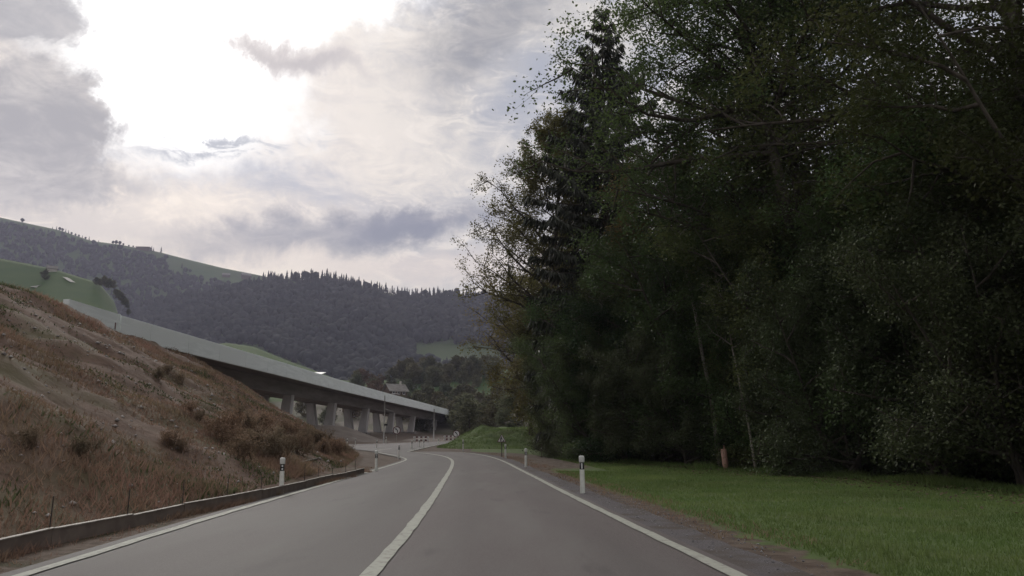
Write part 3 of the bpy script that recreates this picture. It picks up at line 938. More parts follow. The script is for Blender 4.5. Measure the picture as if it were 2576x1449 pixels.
def vframe(y):
    a, b_ = vpt(y - 1), vpt(y + 1)
    d = b_ - a; d[2] = 0; d /= np.linalg.norm(d)
    return vpt(y), np.array([d[1], -d[0], 0]), d        # point, outward (to the road), along
def vsec(y, section):
    p_, n_, d = vframe(y)
    return [p_ + n_ * s_ + np.array([0, 0, z_]) for s_, z_ in section]
def sweep(ys_, section, name, mat, parent, close=True):
    kq = len(section)
    V = []; Fq = []
    for y in ys_:
        V += vsec(y, section)
    for j in range(len(ys_) - 1):
        for i in range(kq):
            Fq.append((j * kq + i, j * kq + (i + 1) % kq, (j + 1) * kq + (i + 1) % kq, (j + 1) * kq + i))
    Fq.append(tuple(range(kq))[::-1]); Fq.append(tuple((len(ys_) - 1) * kq + i for i in range(kq)))
    return mesh_obj(name, V, Fq, mat, parent)
V0 = vpt(62.8)
viaduct = empty('viaduct', (V0[0] - 5, V0[1], 0), 0, 'long concrete viaduct on V-shaped piers curving away above the embankment', 'viaduct')
voff = Vector(viaduct.location)
def vchild(o):
    o.matrix_parent_inverse = viaduct.matrix_world.inverted() if False else o.matrix_parent_inverse
    me = o.data
    if me.users == 1 or not me.get('moved'):
        co = np.empty(len(me.vertices) * 3, dtype=np.float32); me.vertices.foreach_get('co', co)
        co = co.reshape(-1, 3) - np.array(voff, dtype=np.float32); me.vertices.foreach_set('co', co.ravel()); me['moved'] = 1
    return o
WD = 11.0
# parapet panels cast bay by bay, open joints between
yb = [62.9]
while yb[-1] < 360:
    yb.append(yb[-1] + (4.8 if len(yb) == 1 else 7.0))
for i in range(len(yb) - 1):
    a, b_ = yb[i] + 0.025, yb[i + 1] - 0.025
    sec = [(0, 0), (-0.28, 0), (-0.34, -0.95), (-0.34, -1.72), (0, -1.72), (0.02, -0.05)]
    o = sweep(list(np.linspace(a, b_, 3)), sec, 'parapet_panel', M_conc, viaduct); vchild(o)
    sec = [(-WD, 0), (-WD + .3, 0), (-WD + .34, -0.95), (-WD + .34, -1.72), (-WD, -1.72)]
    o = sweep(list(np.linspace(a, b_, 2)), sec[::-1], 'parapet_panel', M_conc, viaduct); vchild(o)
ysw = list(np.arange(62.9, 362, 4.0))
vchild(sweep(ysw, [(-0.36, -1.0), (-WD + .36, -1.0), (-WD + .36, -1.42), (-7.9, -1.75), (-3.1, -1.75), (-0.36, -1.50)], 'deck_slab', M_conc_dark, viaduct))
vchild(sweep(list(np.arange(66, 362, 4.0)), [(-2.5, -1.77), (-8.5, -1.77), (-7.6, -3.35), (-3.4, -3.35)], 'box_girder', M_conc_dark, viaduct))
# V piers
pier_y = [92, 115, 138, 161, 184.5, 209, 245, 270, 300]
for y in pier_y:
    p_, n_, d = vframe(y)
    zt = p_[2] - 3.36
    c = p_ + n_ * -5.2
    zb_ = float(G(c[0], c[1])) - 0.8
    pr = empty('pier', Vector((c[0], c[1], zb_)) - voff); pr.parent = viaduct
    for s in (-1, 1):
        mb = MB()
        def q(off, w, along, z): return [n_ * (off * s - w / 2) - d * along + np.array([0, 0, z]), n_ * (off * s + w / 2) - d * along + np.array([0, 0, z]), n_ * (off * s + w / 2) + d * along + np.array([0, 0, z]), n_ * (off * s - w / 2) + d * along + np.array([0, 0, z])]
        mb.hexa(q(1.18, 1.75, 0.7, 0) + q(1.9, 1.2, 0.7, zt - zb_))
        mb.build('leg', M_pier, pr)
    mb = MB(); mb.hexa([n_ * a + d * b2 + np.array([0, 0, z]) for z in (-0.3, 0.9) for a, b2 in ((-2.6, -1.3), (2.6, -1.3), (2.6, 1.3), (-2.6, 1.3))])
    mb.build('footing', M_conc_dark, pr)

# wing wall at the abutment
wing_y = np.linspace(55.6, 62.6, 4)
ww = empty('wing_wall', (vpt(58)[0], 58, 0), 0, 'short pale concrete wing wall at the near end of the viaduct, red stripe by its joint', 'retaining wall')
def in_local(o, root):
    me = o.data
    co = np.empty(len(me.vertices) * 3, dtype=np.float32); me.vertices.foreach_get('co', co)
    co = co.reshape(-1, 3) - np.array(root.location, dtype=np.float32); me.vertices.foreach_set('co', co.ravel())
    return o
in_local(sweep(list(np.linspace(57.6, 62.62, 4)), [(0.03, 0.04), (-0.35, 0.04), (-0.35, -2.6), (0.03, -2.6)], 'wall', M_conc, ww), ww)
in_local(sweep(list(np.linspace(55.7, 57.57, 3)), [(0.10, 0.02), (-0.35, 0.02), (-0.35, -2.6), (0.10, -2.6)], 'end_block', M_conc, ww), ww)
in_local(sweep([62.05, 62.2], [(0.045, -0.7), (0.031, -0.7), (0.031, -1.25), (0.045, -1.25)], 'red_stripe', M_red, ww), ww)
in_local(sweep([62.40, 62.68], [(0.09, 0.05), (0.035, 0.05), (0.035, -2.4), (0.09, -2.4)], 'joint_strip', M_conc, ww), ww)

# a bright sheet tilted above the parapet
p_, n_, d = vframe(122)
sheet = empty('site_shelter', p_ + n_ * -2.2 + np.array([0, 0, -1.0]), 0, 'bright white tilted sheet roof showing above the viaduct parapet', 'shelter')
mb = MB()
for sx in (-1.4, 1.4):
    for sy in (-1.6, 1.6):
        mb.tube([(sx, sy, 0), (sx, sy, 1.25 + 0.18 * sy)], [0.05, 0.05], 6)
mb.build('post', M_steel, sheet)
mb = MB(); mb.hexa([(-1.7, -2.2, .86), (1.7, -2.2, 0.86), (1.7, 2.2, 1.65), (-1.7, 2.2, 1.65), (-1.7, -2.2, .94), (1.7, -2.2, 0.94), (1.7, 2.2, 1.73), (-1.7, 2.2, 1.73)])
mb.build('sheet_roof', M_tarp, sheet)

# ------------------------------------------------------------------ delineator posts
def make_post(dots):
    root = empty('delineator_post', (0, 0, 0), 0, None, 'delineator post', 'white delineator posts along the road')
    mb = MB(); mb.lathe([(0.066, -0.25), (0.066, 0.0), (0.062, 0.60), (0.062, 0.605)], 10, 1.0, 0.72); mb.build('post_body', M_white, root, True)
    mb = MB(); mb.lathe([(0.060, 0.606), (0.060, 0.780)], 10, 1.0, 0.72); band = mb.build('black_band', M_black, root, True)
    mb = MB(); mb.lathe([(0.070, 0.781), (0.072, 0.80), (0.074, 0.90), (0.070, 0.925), (0.055, 0.943), (0.03, 0.95)], 12, 1.0, 0.74); mb.build('cap', M_cap, root, True)
    if dots:
        for z in (0.655, 0.735):
            mb = MB(); mb.prism([(0.024 * math.cos(a), z + 0.024 * math.sin(a)) for a in np.linspace(0, 2 * math.pi, 12, endpoint=False)], -0.053, -0.043)
            mb.build('reflector', M_refl, band)
    else:
        mb = MB(); mb.prism([(-0.016, 0.625), (0.016, 0.625), (0.016, 0.762), (-0.016, 0.762)], -0.053, -0.043); mb.build('reflector', M_refl, band)
    return root
protoR = make_post(False); protoL = make_post(True)
usedR = usedL = False
def place_post(px, base_row, top_row, dots, label, Y=None):
    global usedR, usedL
    xy = on_ground(px, base_row)
    if Y is not None:
        q = at_y(px, base_row, Y); xy = q[:2]
    z = float(G(*xy))
    dep = xy[1]
    h = (at_y(px, top_row, dep)[2] - z)
    sc = max(0.85, min(1.5, h / 0.95))
    if dots:
        o = protoL if not usedL else copy_tree(protoL); usedL = True
    else:
        o = protoR if not usedR else copy_tree(protoR); usedR = True
    o.location = (float(xy[0]), float(xy[1]), z)
    o.scale = (sc, sc, sc)
    o.rotation_euler = (0, R(rng.normal() * 0.8), math.atan2(xy[0], xy[1]) * -1 + rng.normal() * 0.1)
    o['label'] = label
    print('post', label[:40], xy.round(1), 'h', round(h, 2))
    return o
place_post(1466, 1243, 1146, False, 'largest white delineator post on the gravel right of the road')
place_post(1323, 1176, 1128, False, 'second white post on the right verge, at the end of the gravel')
place_post(1272, 1152, 1117, False, 'white post on bare soil beside the triangular warning sign')
place_post(1165, 1135, 1106, False, 'white post at the outside of the bend before the grass mound')
place_post(707, 1244, 1151, True, 'white post with two round reflectors left of the road by the brown barrier')
place_post(946, 1187, 1133, True, 'dusty post at the far end of the brown barrier, in dry grass')
place_post(1003, 1153, 1119, False, 'white post at the inside tip of the left bend')
place_post(1036, 1134.5, 1113, False, 'slim post on the tip of the island between both roads', Y=76)
place_post(1055, 1131, 1115, False, 'smaller middle one of the three posts on the island line', Y=82)
place_post(1066, 1132, 1107, False, 'taller right one of the three posts on the island line', Y=80)
place_post(1103, 1121.5, 1107, False, 'short post where the grass mound meets the crossing road', Y=100)
place_post(971, 1114.5, 1099, True, 'post across the junction, in front of the thin mast')
place_post(894, 1119.0, 1104, True, 'post across the junction, below the viaduct pier feet')
place_post(947, 1132, 1116, True, 'short post on the wedge between both roads', Y=78)
place_post(873, 1124.5, 1114, True, 'farthest left post, half hidden behind dry bank weeds', Y=92)

# ------------------------------------------------------------------ amphibian barrier left of the road
top_line = path_px([(62 - 500, 1549), (0, 1401), (281, 1340), (487, 1291), (626, 1264), (707, 1243), (782, 1226), (826, 1212), (872, 1204), (930, 1187)], 0.02)
bl = resample(smooth_line(top_line, 0.3, 2), 900)
sl = np.concatenate([[0], np.cumsum(np.linalg.norm(np.diff(bl, axis=0), axis=1))])
def on_bl(s): return np.array([np.interp(s, sl, bl[:, 0]), np.interp(s, sl, bl[:, 1])])
barrier = empty('amphibian_barrier', (float(bl[300, 0]), float(bl[300, 1]), 0), 0, 'low brown board barrier with a pale top rim and thin stakes along the left verge', 'barrier')
bo = np.array([bl[300, 0], bl[300, 1], 0.0])
s = 0.0; i = 0
PANEL = 2.05
while s + PANEL < sl[-1]:
    a, b_ = on_bl(s + 0.0), on_bl(s + PANEL + 0.05)
    d = (b_ - a) / np.linalg.norm(b_ - a); n_ = np.array([d[1], -d[0]])
    off = 0.014 * (i % 2)
    a3 = np.array([*(a - n_ * off), float(G(*a)) - 0.05]) - bo; b3 = np.array([*(b_ - n_ * off), float(G(*b_)) - 0.05]) - bo
    n3 = np.array([n_[0], n_[1], 0])
    h = 0.262 + 0.010 * math.sin(i * 1.7); dz = rng.normal() * 0.005
    up = np.array([0, 0, h])
    mb = MB(); mb.hexa([a3, b3, b3 - n3 * .012, a3 - n3 * .012, a3 + up + [0, 0, dz], b3 + up, b3 - n3 * .012 + up, a3 - n3 * .012 + up + [0, 0, dz]])
    pn = mb.build('barrier_panel', M_board, barrier)
    mb = MB()
    u0, u1 = a3 + up + [0, 0, dz + .001], b3 + up + [0, 0, .001]
    mb.hexa([u0 + n3 * .014, u1 + n3 * .014, u1 - n3 * .028, u0 - n3 * .028, u0 + n3 * .014 + [0, 0, .013], u1 + n3 * .014 + [0, 0, .013], u1 - n3 * .028 + [0, 0, .020], u0 - n3 * .028 + [0, 0, .020]])
    mb.build('rim', M_rim, pn)
    # stake behind each joint
    st = a3 - n3 * 0.05
    mb = MB(); hh = rng.uniform(0.45, 0.78)
    mb.tube([st, st + np.array([rng.normal() * .012, rng.normal() * .012, hh])], [0.009, 0.008], 6)
    mb.build('stake', M_stake, barrier)
    s += PANEL; i += 1

# ------------------------------------------------------------------ pale pipe on the bank
def bank_at(px, py):
    d = ray(px, py)
    ts = np.linspace(5, 110, 4000)
    P = np.array([0, 0, EYE]) + d[None, :] * ts[:, None]
    h = P[:, 2] - np.maximum(BANK(P[:, 0], P[:, 1]), G(P[:, 0], P[:, 1]))
    i2 = int(np.argmax(h < 0))
    return P[i2] if i2 else P[-1]
def pipe(name, pxs, r, mat, label, cat):
    pts_ = [bank_at(*q) + np.array([0, 0, r * 0.6]) for q in pxs]
    root = empty(name, pts_[0], 0, label, cat)
    mb = MB(); mb.tube([q - pts_[0] for q in pts_], [r] * len(pts_), 8); mb.build('pipe_run', mat, root, True)
    for q in (0, -1):
        e = pts_[q] - pts_[0]; dd = (pts_[1] - pts_[0]) if q == 0 else (pts_[-1] - pts_[-2]); dd /= np.linalg.norm(dd)
        mb = MB(); mb.tube([e - dd * .05, e + dd * .05], [r * 1.25] * 2, 8); mb.build('coupling', mat, root, True)
pipe('drain_pipe', [(740, 1168), (770, 1161), (803, 1153)], 0.035, M_rim, 'thin pale pipe lying on the bank behind the post with two round reflectors', 'pipe')

# ------------------------------------------------------------------ signs
def disc(r, y0, y1, k=28, cz=0.0):
    return [(r * math.cos(a), cz + r * math.sin(a)) for a in np.linspace(0, 2 * math.pi, k, endpoint=False)]
def round_sign(px, row, D, rad_px, label):
    P = at_y(px, row, D)
    z0 = float(G(P[0], P[1]))
    r = rad_px / FPX * D * 1.02
    hz = P[2] - z0
    root = empty('round_sign', (P[0], P[1], z0), -math.atan2(P[0], P[1]), label, 'traffic sign', 'round no-turn signs at the junction')
    mb = MB(); mb.tube([(0, 0.05, -0.3), (0, 0.05, hz + r * .8)], [0.035, 0.035], 8); mb.build('sign_post', M_steel, root)
    mb = MB(); mb.prism(disc(r, 0, 0, cz=hz), 0.0, 0.012); fc = mb.build('face', M_signw, root)
    mb = MB(); kk = 28; a = np.linspace(0, 2 * math.pi, kk, endpoint=False)
    ro, ri = r * 1.01, r * 0.80
    for i2 in range(kk):
        b2 = (i2 + 1) % kk
        v = [(ri * math.cos(a[i2]), -0.004, hz + ri * math.sin(a[i2])), (ro * math.cos(a[i2]), -0.004, hz + ro * math.sin(a[i2])), (ro * math.cos(a[b2]), -0.004, hz + ro * math.sin(a[b2])), (ri * math.cos(a[b2]), -0.004, hz + ri * math.sin(a[b2]))]
        mb.hexa(v + [(q[0], -0.012, q[2]) for q in v])
    mb.build('red_ring', M_red, root)
    # bent arrow: shaft up from the foot, curving to upper left, with head
    path = [(0.22, -0.62), (0.24, -0.3), (0.16, -0.02), (0.0, 0.18), (-0.2, 0.32)]
    mb = MB()
    for (x1_, z1_), (x2_, z2_) in zip(path[:-1], path[1:]):
        l = math.hypot(x2_ - x1_, z2_ - z1_); nx_, nz_ = -(z2_ - z1_) / l * .13, (x2_ - x1_) / l * .13
        mb.prism([(x * r, hz + z * r) for x, z in [(x1_ - nx_, z1_ - nz_), (x2_ - nx_, z2_ - nz_), (x2_ + nx_, z2_ + nz_), (x1_ + nx_, z1_ + nz_)]], -0.008, -0.002)
    mb.prism([(x * r, hz + z * r) for x, z in [(-0.02, 0.52), (-0.48, 0.50), (-0.24, 0.06)]], -0.0085, -0.0025)
    mb.build('arrow', M_black, root)
round_sign(998, 1082.5, 128, 9.5, 'round white sign with bent black arrow under the viaduct')
round_sign(1148, 1091, 130, 8.5, 'round white sign with bent black arrow at the left end of the grass mound')

# roadworks triangle
P = at_y(1262, 1103, 60); xy = on_ground(1264, 1149); P = at_y(1262, 1103, xy[1])
z0 = float(G(P[0], xy[1])); hz = P[2] - z0
tri = empty('warning_sign', (P[0], xy[1], z0), 0.05, 'triangular roadworks sign on a short post before the grass mound', 'traffic sign')
s_ = 11.5 / FPX * xy[1]
def trip(k2, cz): return [(-s_ * k2, cz - s_ * 0.80 * k2), (s_ * k2, cz - s_ * 0.80 * k2), (0, cz + s_ * 0.95 * k2)]
mb = MB(); mb.tube([(0.02, .05, -.3), (0, .05, hz + s_ * .3)], [.03, .03], 8); mb.build('sign_post', M_stake, tri)
mb = MB(); mb.prism(trip(1.0, hz), 0, 0.014); mb.build('red_border', M_red, tri)
mb = MB(); mb.prism(trip(0.80, hz - s_ * 0.02), -0.006, -0.001); fc = mb.build('face', M_signw, tri)
mb = MB()
def S(pts_): return [(x * s_, hz + z * s_) for x, z in pts_]
mb.prism(S([(-.30, -.62), (-.10, -.62), (-.02, -.10), (.04, .18), (-.14, .26), (-.30, .10)]), -0.012, -0.0065)   # body and legs
mb.prism([(s_ * (-.02 + .12 * math.cos(a)), hz + s_ * (.34 + .12 * math.sin(a))) for a in np.linspace(0, 6.28, 10, endpoint=False)], -0.0125, -0.007)
mb.prism(S([(-.08, .10), (.22, -.30), (.28, -.26), (-.02, .18)]), -0.013, -0.0075)
mb.prism(S([(.14, -.62), (.60, -.62), (.46, -.40), (.32, -.34)]), -0.012, -0.0065)
mb.build('worker_symbol', M_black, tri)

# ------------------------------------------------------------------ barricades, masts, orange post, thin stake
def barricade(px0, px1, row_t, row_b, D, label, legs=True):
    A_, B_ = at_y(px0, row_b, D), at_y(px1, row_b, D)
    z0 = float(G((A_[0] + B_[0]) / 2, D))
    w = B_[0] - A_[0]; hT = at_y(px0, row_t, D)[2] - z0
    root = empty('barricade', ((A_[0] + B_[0]) / 2, D, z0), 0.06, label, 'road barrier', 'striped barricades across the junction')
    n2 = 7
    for zf in (0.52, 1.0):
        mb = MB(); mb.box(-w / 2, w / 2, -0.02, 0.02, hT * zf - .22, hT * zf); bd = mb.build('board', M_signw, root)
        for i2 in range(n2):
            if i2 % 2:
                xa, xb = -w / 2 + w * i2 / n2, -w / 2 + w * (i2 + 1) / n2
                mb = MB(); mb.prism([(xa, hT * zf - .22), (xb, hT * zf - .22), (xb + .02, hT * zf), (xa + .02, hT * zf)], -0.027, -0.022); mb.build('red_stripe', M_red, bd)
    for sx in (-1, 1):
        mb = MB()
        mb.tube([(sx * w * .42 - .12, -.35, 0), (sx * w * .42, 0.03, hT)], [.04, .04], 6); mb.tube([(sx * w * .42 + .12, .45, 0), (sx * w * .42, 0.05, hT)], [.04, .04], 6)
        mb.build('trestle', M_steel, root)
barricade(1040, 1079, 1098, 1111, 122, 'striped trestle barricade standing left of the island posts')
barricade(1116, 1152, 1096, 1107, 132, 'striped barricade half behind the grass mound, under the round sign')

def mast(px, row_b, row_t, D, r, label, arm=None):
    B_ = at_y(px, row_b, D); z0 = float(G(B_[0], D)); T_ = at_y(px, row_t, D)
    root = empty('mast', (B_[0], D, z0), 0, label, 'mast')
    h = T_[2] - z0
    mb = MB(); mb.tube([(0, 0, -.4), (0.02, 0, h * .5), (0, 0, h)], [r, r * .9, r * .75], 8); mb.build('pole', M_steel, root, True)
    if arm:
        mb = MB(); mb.box(0.02, 0.5, -0.12, .12, h * arm - .12, h * arm + .14); mb.build('lamp_box', M_black, root)
        mb = MB(); mb.tube([(0, 0, h * .72), (1.3, .1, h * .66)], [.04, .03], 6); mb.build('arm', M_steel, root)
mast(965, 1106, 995, 118, 0.085, 'tall thin pale mast with a small lamp box in front of the viaduct', 0.38)
mast(1091, 1094, 1029, 140, 0.10, 'shorter pale mast beside the far viaduct piers')

xy = on_ground(1826, 1180); z0 = float(G(*xy)); sc_ = xy[1] / FPX
orange = empty('orange_pipe_marker', (xy[0], xy[1], z0), 0, 'faded orange plastic pipe standing upright on the lawn edge before the trees', 'pipe marker', tilt=(0, R(-4)))
h = 47 * sc_ * 1.03; r = 7.2 * sc_
mb = MB(); mb.lathe([(r * .55, -.15), (r * .62, 0.02), (r * .98, h * .22), (r, h * .3), (r * .97, h), (r * .82, h), (r * .80, h - .12)], 16); mb.build('tube', M_orange, orange, True)
mb = MB(); mb.tube([(r * .25, 0, h - .1), (r * .22, 0, h + 9 * sc_)], [.035, .03], 8); mb.build('spout', M_orange, orange, True)
xy = on_ground(1362, 1150)
mk = empty('marker_stake', (xy[0], xy[1], float(G(*xy))), 0, 'thin wooden survey stake on the soil by the forest corner', 'stake')
mb = MB(); mb.tube([(0, 0, -.2), (.01, 0, 0.9)], [.025, .022], 6); mb.build('stick', M_wood, mk)
mb = MB(); mb.box(-.03, .03, -.03, .03, .55, .68); mb.build('paint_band', M_signw, mk)

# house behind the viaduct
Hy = 300
P = at_y(994, 1001, Hy)
house = barn('house', (P[0], Hy, P[2]), 7.0, 5.6, 2.6, 0.62, M_roof, M_wood, 'gabled house with a weathered roof above the far viaduct deck', 'house', base=16)
mb = MB(); mb.box(1.6, 2.2, -.6, .0, 4.6, 6.3); ro = [c for c in house.children if c.name.startswith('roof')][0]; mb.build('chimney', M_wall, ro)
mb = MB(); mb.box(-3.6, -1.2, -5.0, -3.9, 1.2, 1.35); mb.build('balcony', M_signw, house)
mb = MB(); mb.box(-3.2, -2.3, -4.12, -3.9, -4.2, -2.4); mb.build('door', M_wood, house)

# ------------------------------------------------------------------ near trees
def rnd_unit(n, r_):
    v = r_.normal(size=(n, 3)); return v / np.linalg.norm(v, axis=1, keepdims=True)

def leaf_mesh(C, size, r_, flat=0.5, droop=0.0):
    """rhombic leaves folded at random angles about each centre"""
    n = len(C)
    nrm = rnd_unit(n, r_); nrm[:, 2] = np.abs(nrm[:, 2]) + flat; nrm /= np.linalg.norm(nrm, axis=1, keepdims=True)
    a = np.cross(nrm, rnd_unit(n, r_)); a /= np.linalg.norm(a, axis=1, keepdims=True) + 1e-9
    a[:, 2] -= droop; a /= np.linalg.norm(a, axis=1, keepdims=True) + 1e-9
    b = np.cross(nrm, a)
    s_ = size * (0.6 + 0.8 * r_.random(n))[:, None]
    V = np.stack([C - a * s_ * .5, C + b * s_ * .32 + a * s_ * .06, C + a * s_ * .5, C - b * s_ * .32 + a * s_ * .06], 1).reshape(-1, 3)
    F_ = (np.arange(n) * 4)[:, None] + np.arange(4)[None, :]
    return V, F_

class Tubes:
    def __init__(self): self.V = []; self.F = []; self.n = 0
    def add(self, pts, rad, k):
        v, f = tube_np(np.array(pts), np.array(rad), k)
        self.V.append(v); self.F.append(np.array(f) + self.n); self.n += len(v)

def bent(p0, d0, L, nseg, curve, jit, r_):
    pts_ = [np.array(p0)]; d = np.array(d0, float)
    for i in range(nseg):
        d = d + np.array([0, 0, curve]) / nseg + r_.normal(size=3) * jit
        d /= np.linalg.norm(d)
        pts_.append(pts_[-1] + d * L / nseg)
    return np.array(pts_), d

def broadleaf(name, H, crown_base, radius, n_limb, n_leaf, leaf, mat, seed, bark=None, prof=None, up=0.5, twigs=6, clump=0.55, trunk_r=0.28, wild=0.16, lean=(0, 0), stems=1, droop=0.1, twig_draw=True, bare=0.0):
    r_ = np.random.default_rng(seed)
    bark = bark or M_bark
    prof = prof or (lambda f: math.sin(math.pi * min(1, 0.22 + 0.78 * f)) ** 0.7 * 0.9 + 0.12)
    root = empty(name, (0, 0, 0))
    T = Tubes(); ends = []
    limb_t = []
    for s in range(stems):
        base = np.array([r_.normal() * 0.25 * (stems > 1), r_.normal() * 0.25 * (stems > 1), -0.3])
        ld = np.array([lean[0] + r_.normal() * (.22 if stems > 1 else .03), lean[1] + r_.normal() * (.22 if stems > 1 else .03), 1.0])
        ld /= np.linalg.norm(ld)
        tp, _ = bent(base, ld, H * 0.96 / ld[2], 9, 0.10, 0.035, r_)
        tr = trunk_r / math.sqrt(stems) * np.linspace(1, 0.10, len(tp)) ** 0.9
        tr[0] *= 1.35
        T.add(tp, tr, 8)
        for i in range(n_limb // stems):
            f = (i + r_.random() * 0.8) / (n_limb // stems)
            zf = crown_base / H + (1 - crown_base / H) * f * 0.97
            q = zf * (len(tp) - 1); j = min(int(q), len(tp) - 2); fr = q - j
            p0 = tp[j] * (1 - fr) + tp[j + 1] * fr
            lt = r_.random()
            az = i * 2.39996 + r_.normal() * 0.35
            elv = up + 0.45 * f + r_.normal() * 0.12
            d0 = np.array([math.cos(az) * math.cos(elv), math.sin(az) * math.cos(elv), math.sin(elv)])
            L = radius * prof(f) * r_.uniform(0.78, 1.15)
            lp, _ = bent(p0, d0, L, 5, 0.15, wild, r_)
            r0 = max(0.03, trunk_r * 0.40 * (1 - f) ** 0.6 * L / radius + 0.025)
            T.add(lp, np.linspace(r0, 0.018, 6), 5)
            for kx in range(twigs):
                g = 0.25 + 0.75 * (kx + r_.random()) / twigs
                qq = g * 5; jj = min(int(qq), 4); p1 = lp[jj] * (1 - (qq - jj)) + lp[jj + 1] * (qq - jj)
                dl = lp[jj + 1] - lp[jj]; dl /= np.linalg.norm(dl)
                d1 = dl * 0.55 + rnd_unit(1, r_)[0] * 0.85 + np.array([0, 0, 0.18]); d1 /= np.linalg.norm(d1)
                l1 = L * r_.uniform(0.22, 0.42) * (1.1 - 0.45 * g) + 0.35
                tw, dd = bent(p1, d1, l1, 3, 0.1, wild, r_)
                T.add(tw, np.linspace(max(.012, r0 * .32), 0.007, 4), 4)
                ends.append((tw, l1, lt))
                for k3 in range(2):
                    d2 = dd * .5 + rnd_unit(1, r_)[0]; d2 /= np.linalg.norm(d2)
                    t2, _ = bent(tw[1 + k3], d2, l1 * .55, 2, 0.1, wild, r_)
                    if twig_draw: T.add(t2, np.linspace(0.010, 0.005, 3), 3)
                    ends.append((t2, l1 * .55, lt))
    mesh_obj('trunk', np.concatenate(T.V), np.concatenate(T.F), bark, root, smooth=True)
    live = [e for e in ends if r_.random() >= bare]
    per = max(1, n_leaf // max(1, len(live)))
    C = []; tint = []
    for tw, l1, lt in live:
        m_ = int(per * r_.uniform(0.45, 1.55)) + 1
        g = r_.random(m_) ** 0.7 * (len(tw) - 1)
        j = np.minimum(g.astype(int), len(tw) - 2); fr = (g - j)[:, None]
        c = tw[j] * (1 - fr) + tw[j + 1] * fr + r_.normal(size=(m_, 3)) * clump * min(1.0, 0.35 + l1 * 0.35)
        C.append(c); tint.append(np.clip(lt * 0.45 + r_.random() * 0.3 + r_.random(m_) * 0.25, 0, 1))
    C = np.concatenate(C); tint = np.concatenate(tint)
    V, F_ = leaf_mesh(C, leaf, r_, droop=droop)
    mesh_obj('crown', V, F_, mat, root, tint=np.repeat(tint, 4))
    return root

def spruce(name, H, Rb, seed, crown_base=2.0, spray=0.55, dens=1.0):
    r_ = np.random.default_rng(seed)
    root = empty(name, (0, 0, 0))
    T = Tubes()
    tp = np.array([(r_.normal() * .05, r_.normal() * .05, z) for z in np.linspace(-0.3, H, 9)]); tp[-1, :2] = 0
    T.add(tp, np.linspace(H * 0.011, 0.03, 9), 9)
    C = []; A = []; Wd = []
    z = crown_base
    while z < H - 0.3:
        f = (z - crown_base) / (H - crown_base)
        L0 = min(5.4, Rb * (1 - f) ** 0.75 + 0.15)
        nb = 6 if f < 0.8 else 5
        ph = r_.random() * 6.28
        for i in range(nb):
            if r_.random() < 0.10: continue
            az = ph + 6.283 * i / nb + r_.normal() * 0.2
            L = L0 * r_.uniform(0.72, 1.18)
            el = 0.10 + 0.45 * f ** 1.5 - 0.35 * (1 - f)
            nseg = 6
            pts_ = [np.array([0, 0, z])]
            for s in range(nseg):
                e = el - 0.10 + 0.65 * (s / nseg) ** 2 - 0.15 * (s / nseg)
                pts_.append(pts_[-1] + np.array([math.cos(az) * math.cos(e), math.sin(az) * math.cos(e), math.sin(e)]) * L / nseg)
            pts_ = np.array(pts_)
            T.add(pts_, np.linspace(0.012 + L * .010, 0.006, nseg + 1), 4)
            m_ = int(L * 52 * dens) + 10
            g = (0.10 + 0.90 * r_.random(m_)) * nseg
            j = np.minimum(g.astype(int), nseg - 1); fr = (g - j)[:, None]
            c = pts_[j] * (1 - fr) + pts_[j + 1] * fr
            side = np.array([-math.sin(az), math.cos(az), 0]); fw = np.array([math.cos(az), math.sin(az), 0])
            lat = r_.normal(size=m_) * 0.55
            d_ = side[None] * lat[:, None] + fw[None] * (0.25 + 0.3 * r_.random(m_))[:, None] + np.array([0, 0, -1])[None] * (0.5 + 0.9 * r_.random(m_))[:, None]
            d_ /= np.linalg.norm(d_, axis=1, keepdims=True)
            sl_ = spray * (0.5 + 0.9 * r_.random(m_)) * (0.45 + 0.55 * min(1, L / 2.2))
            C.append(c); A.append(d_ * sl_[:, None]); Wd.append(sl_ * 0.055 + .018)
        z += 0.74 + 0.2 * r_.random() + 0.2 * (1 - f)
    mesh_obj('trunk', np.concatenate(T.V), np.concatenate(T.F), M_bark, root, smooth=True)
    C = np.concatenate(C); A = np.concatenate(A); Wd = np.concatenate(Wd)[:, None]
    n = len(C)
    b = np.cross(A, rnd_unit(n, r_)); b /= np.linalg.norm(b, axis=1, keepdims=True) + 1e-9
    V = np.stack([C, C + A * .45 + b * Wd, C + A, C + A * .45 - b * Wd], 1).reshape(-1, 3)
    F_ = (np.arange(n) * 4)[:, None] + np.arange(4)[None, :]
    mesh_obj('crown', V, F_, M_needle, root, tint=np.repeat(r_.random(n), 4))
    return root

def tower(f): return 0.55 + 0.55 * math.sin(math.pi * min(1, f * 1.1)) if f < 0.75 else 0.95 * (1 - (f - 0.75) / 0.25 * 0.65)
def leftish(f): return [0.72, 0.88, 0.92, 0.86, 0.72, 0.60, 0.5, 0.35][min(7, int(f * 8))]
def bushp(f): return 0.95 - 0.45 * f
def ivyp(f): return 0.8 + 0.2 * math.sin(f * 9)
P_big = broadleaf('broadleaf_tree', 28, 5.0, 9.6, 54, 110000, 0.145, M_leafA, 1, prof=tower, up=0.15, twigs=8, clump=0.36, trunk_r=0.42)
P_over = broadleaf('overhanging_tree', 30, 15.5, 11.0, 46, 90000, 0.15, M_leafA, 21, prof=lambda f: 1.0 - 0.45 * f, up=0.12, twigs=9, clump=0.36, trunk_r=0.42)
P_mid = broadleaf('broadleaf_tree', 19, 2.5, 5.6, 46, 66000, 0.135, M_leafA, 2, prof=tower, up=0.25, twigs=7, clump=0.33, trunk_r=0.26)
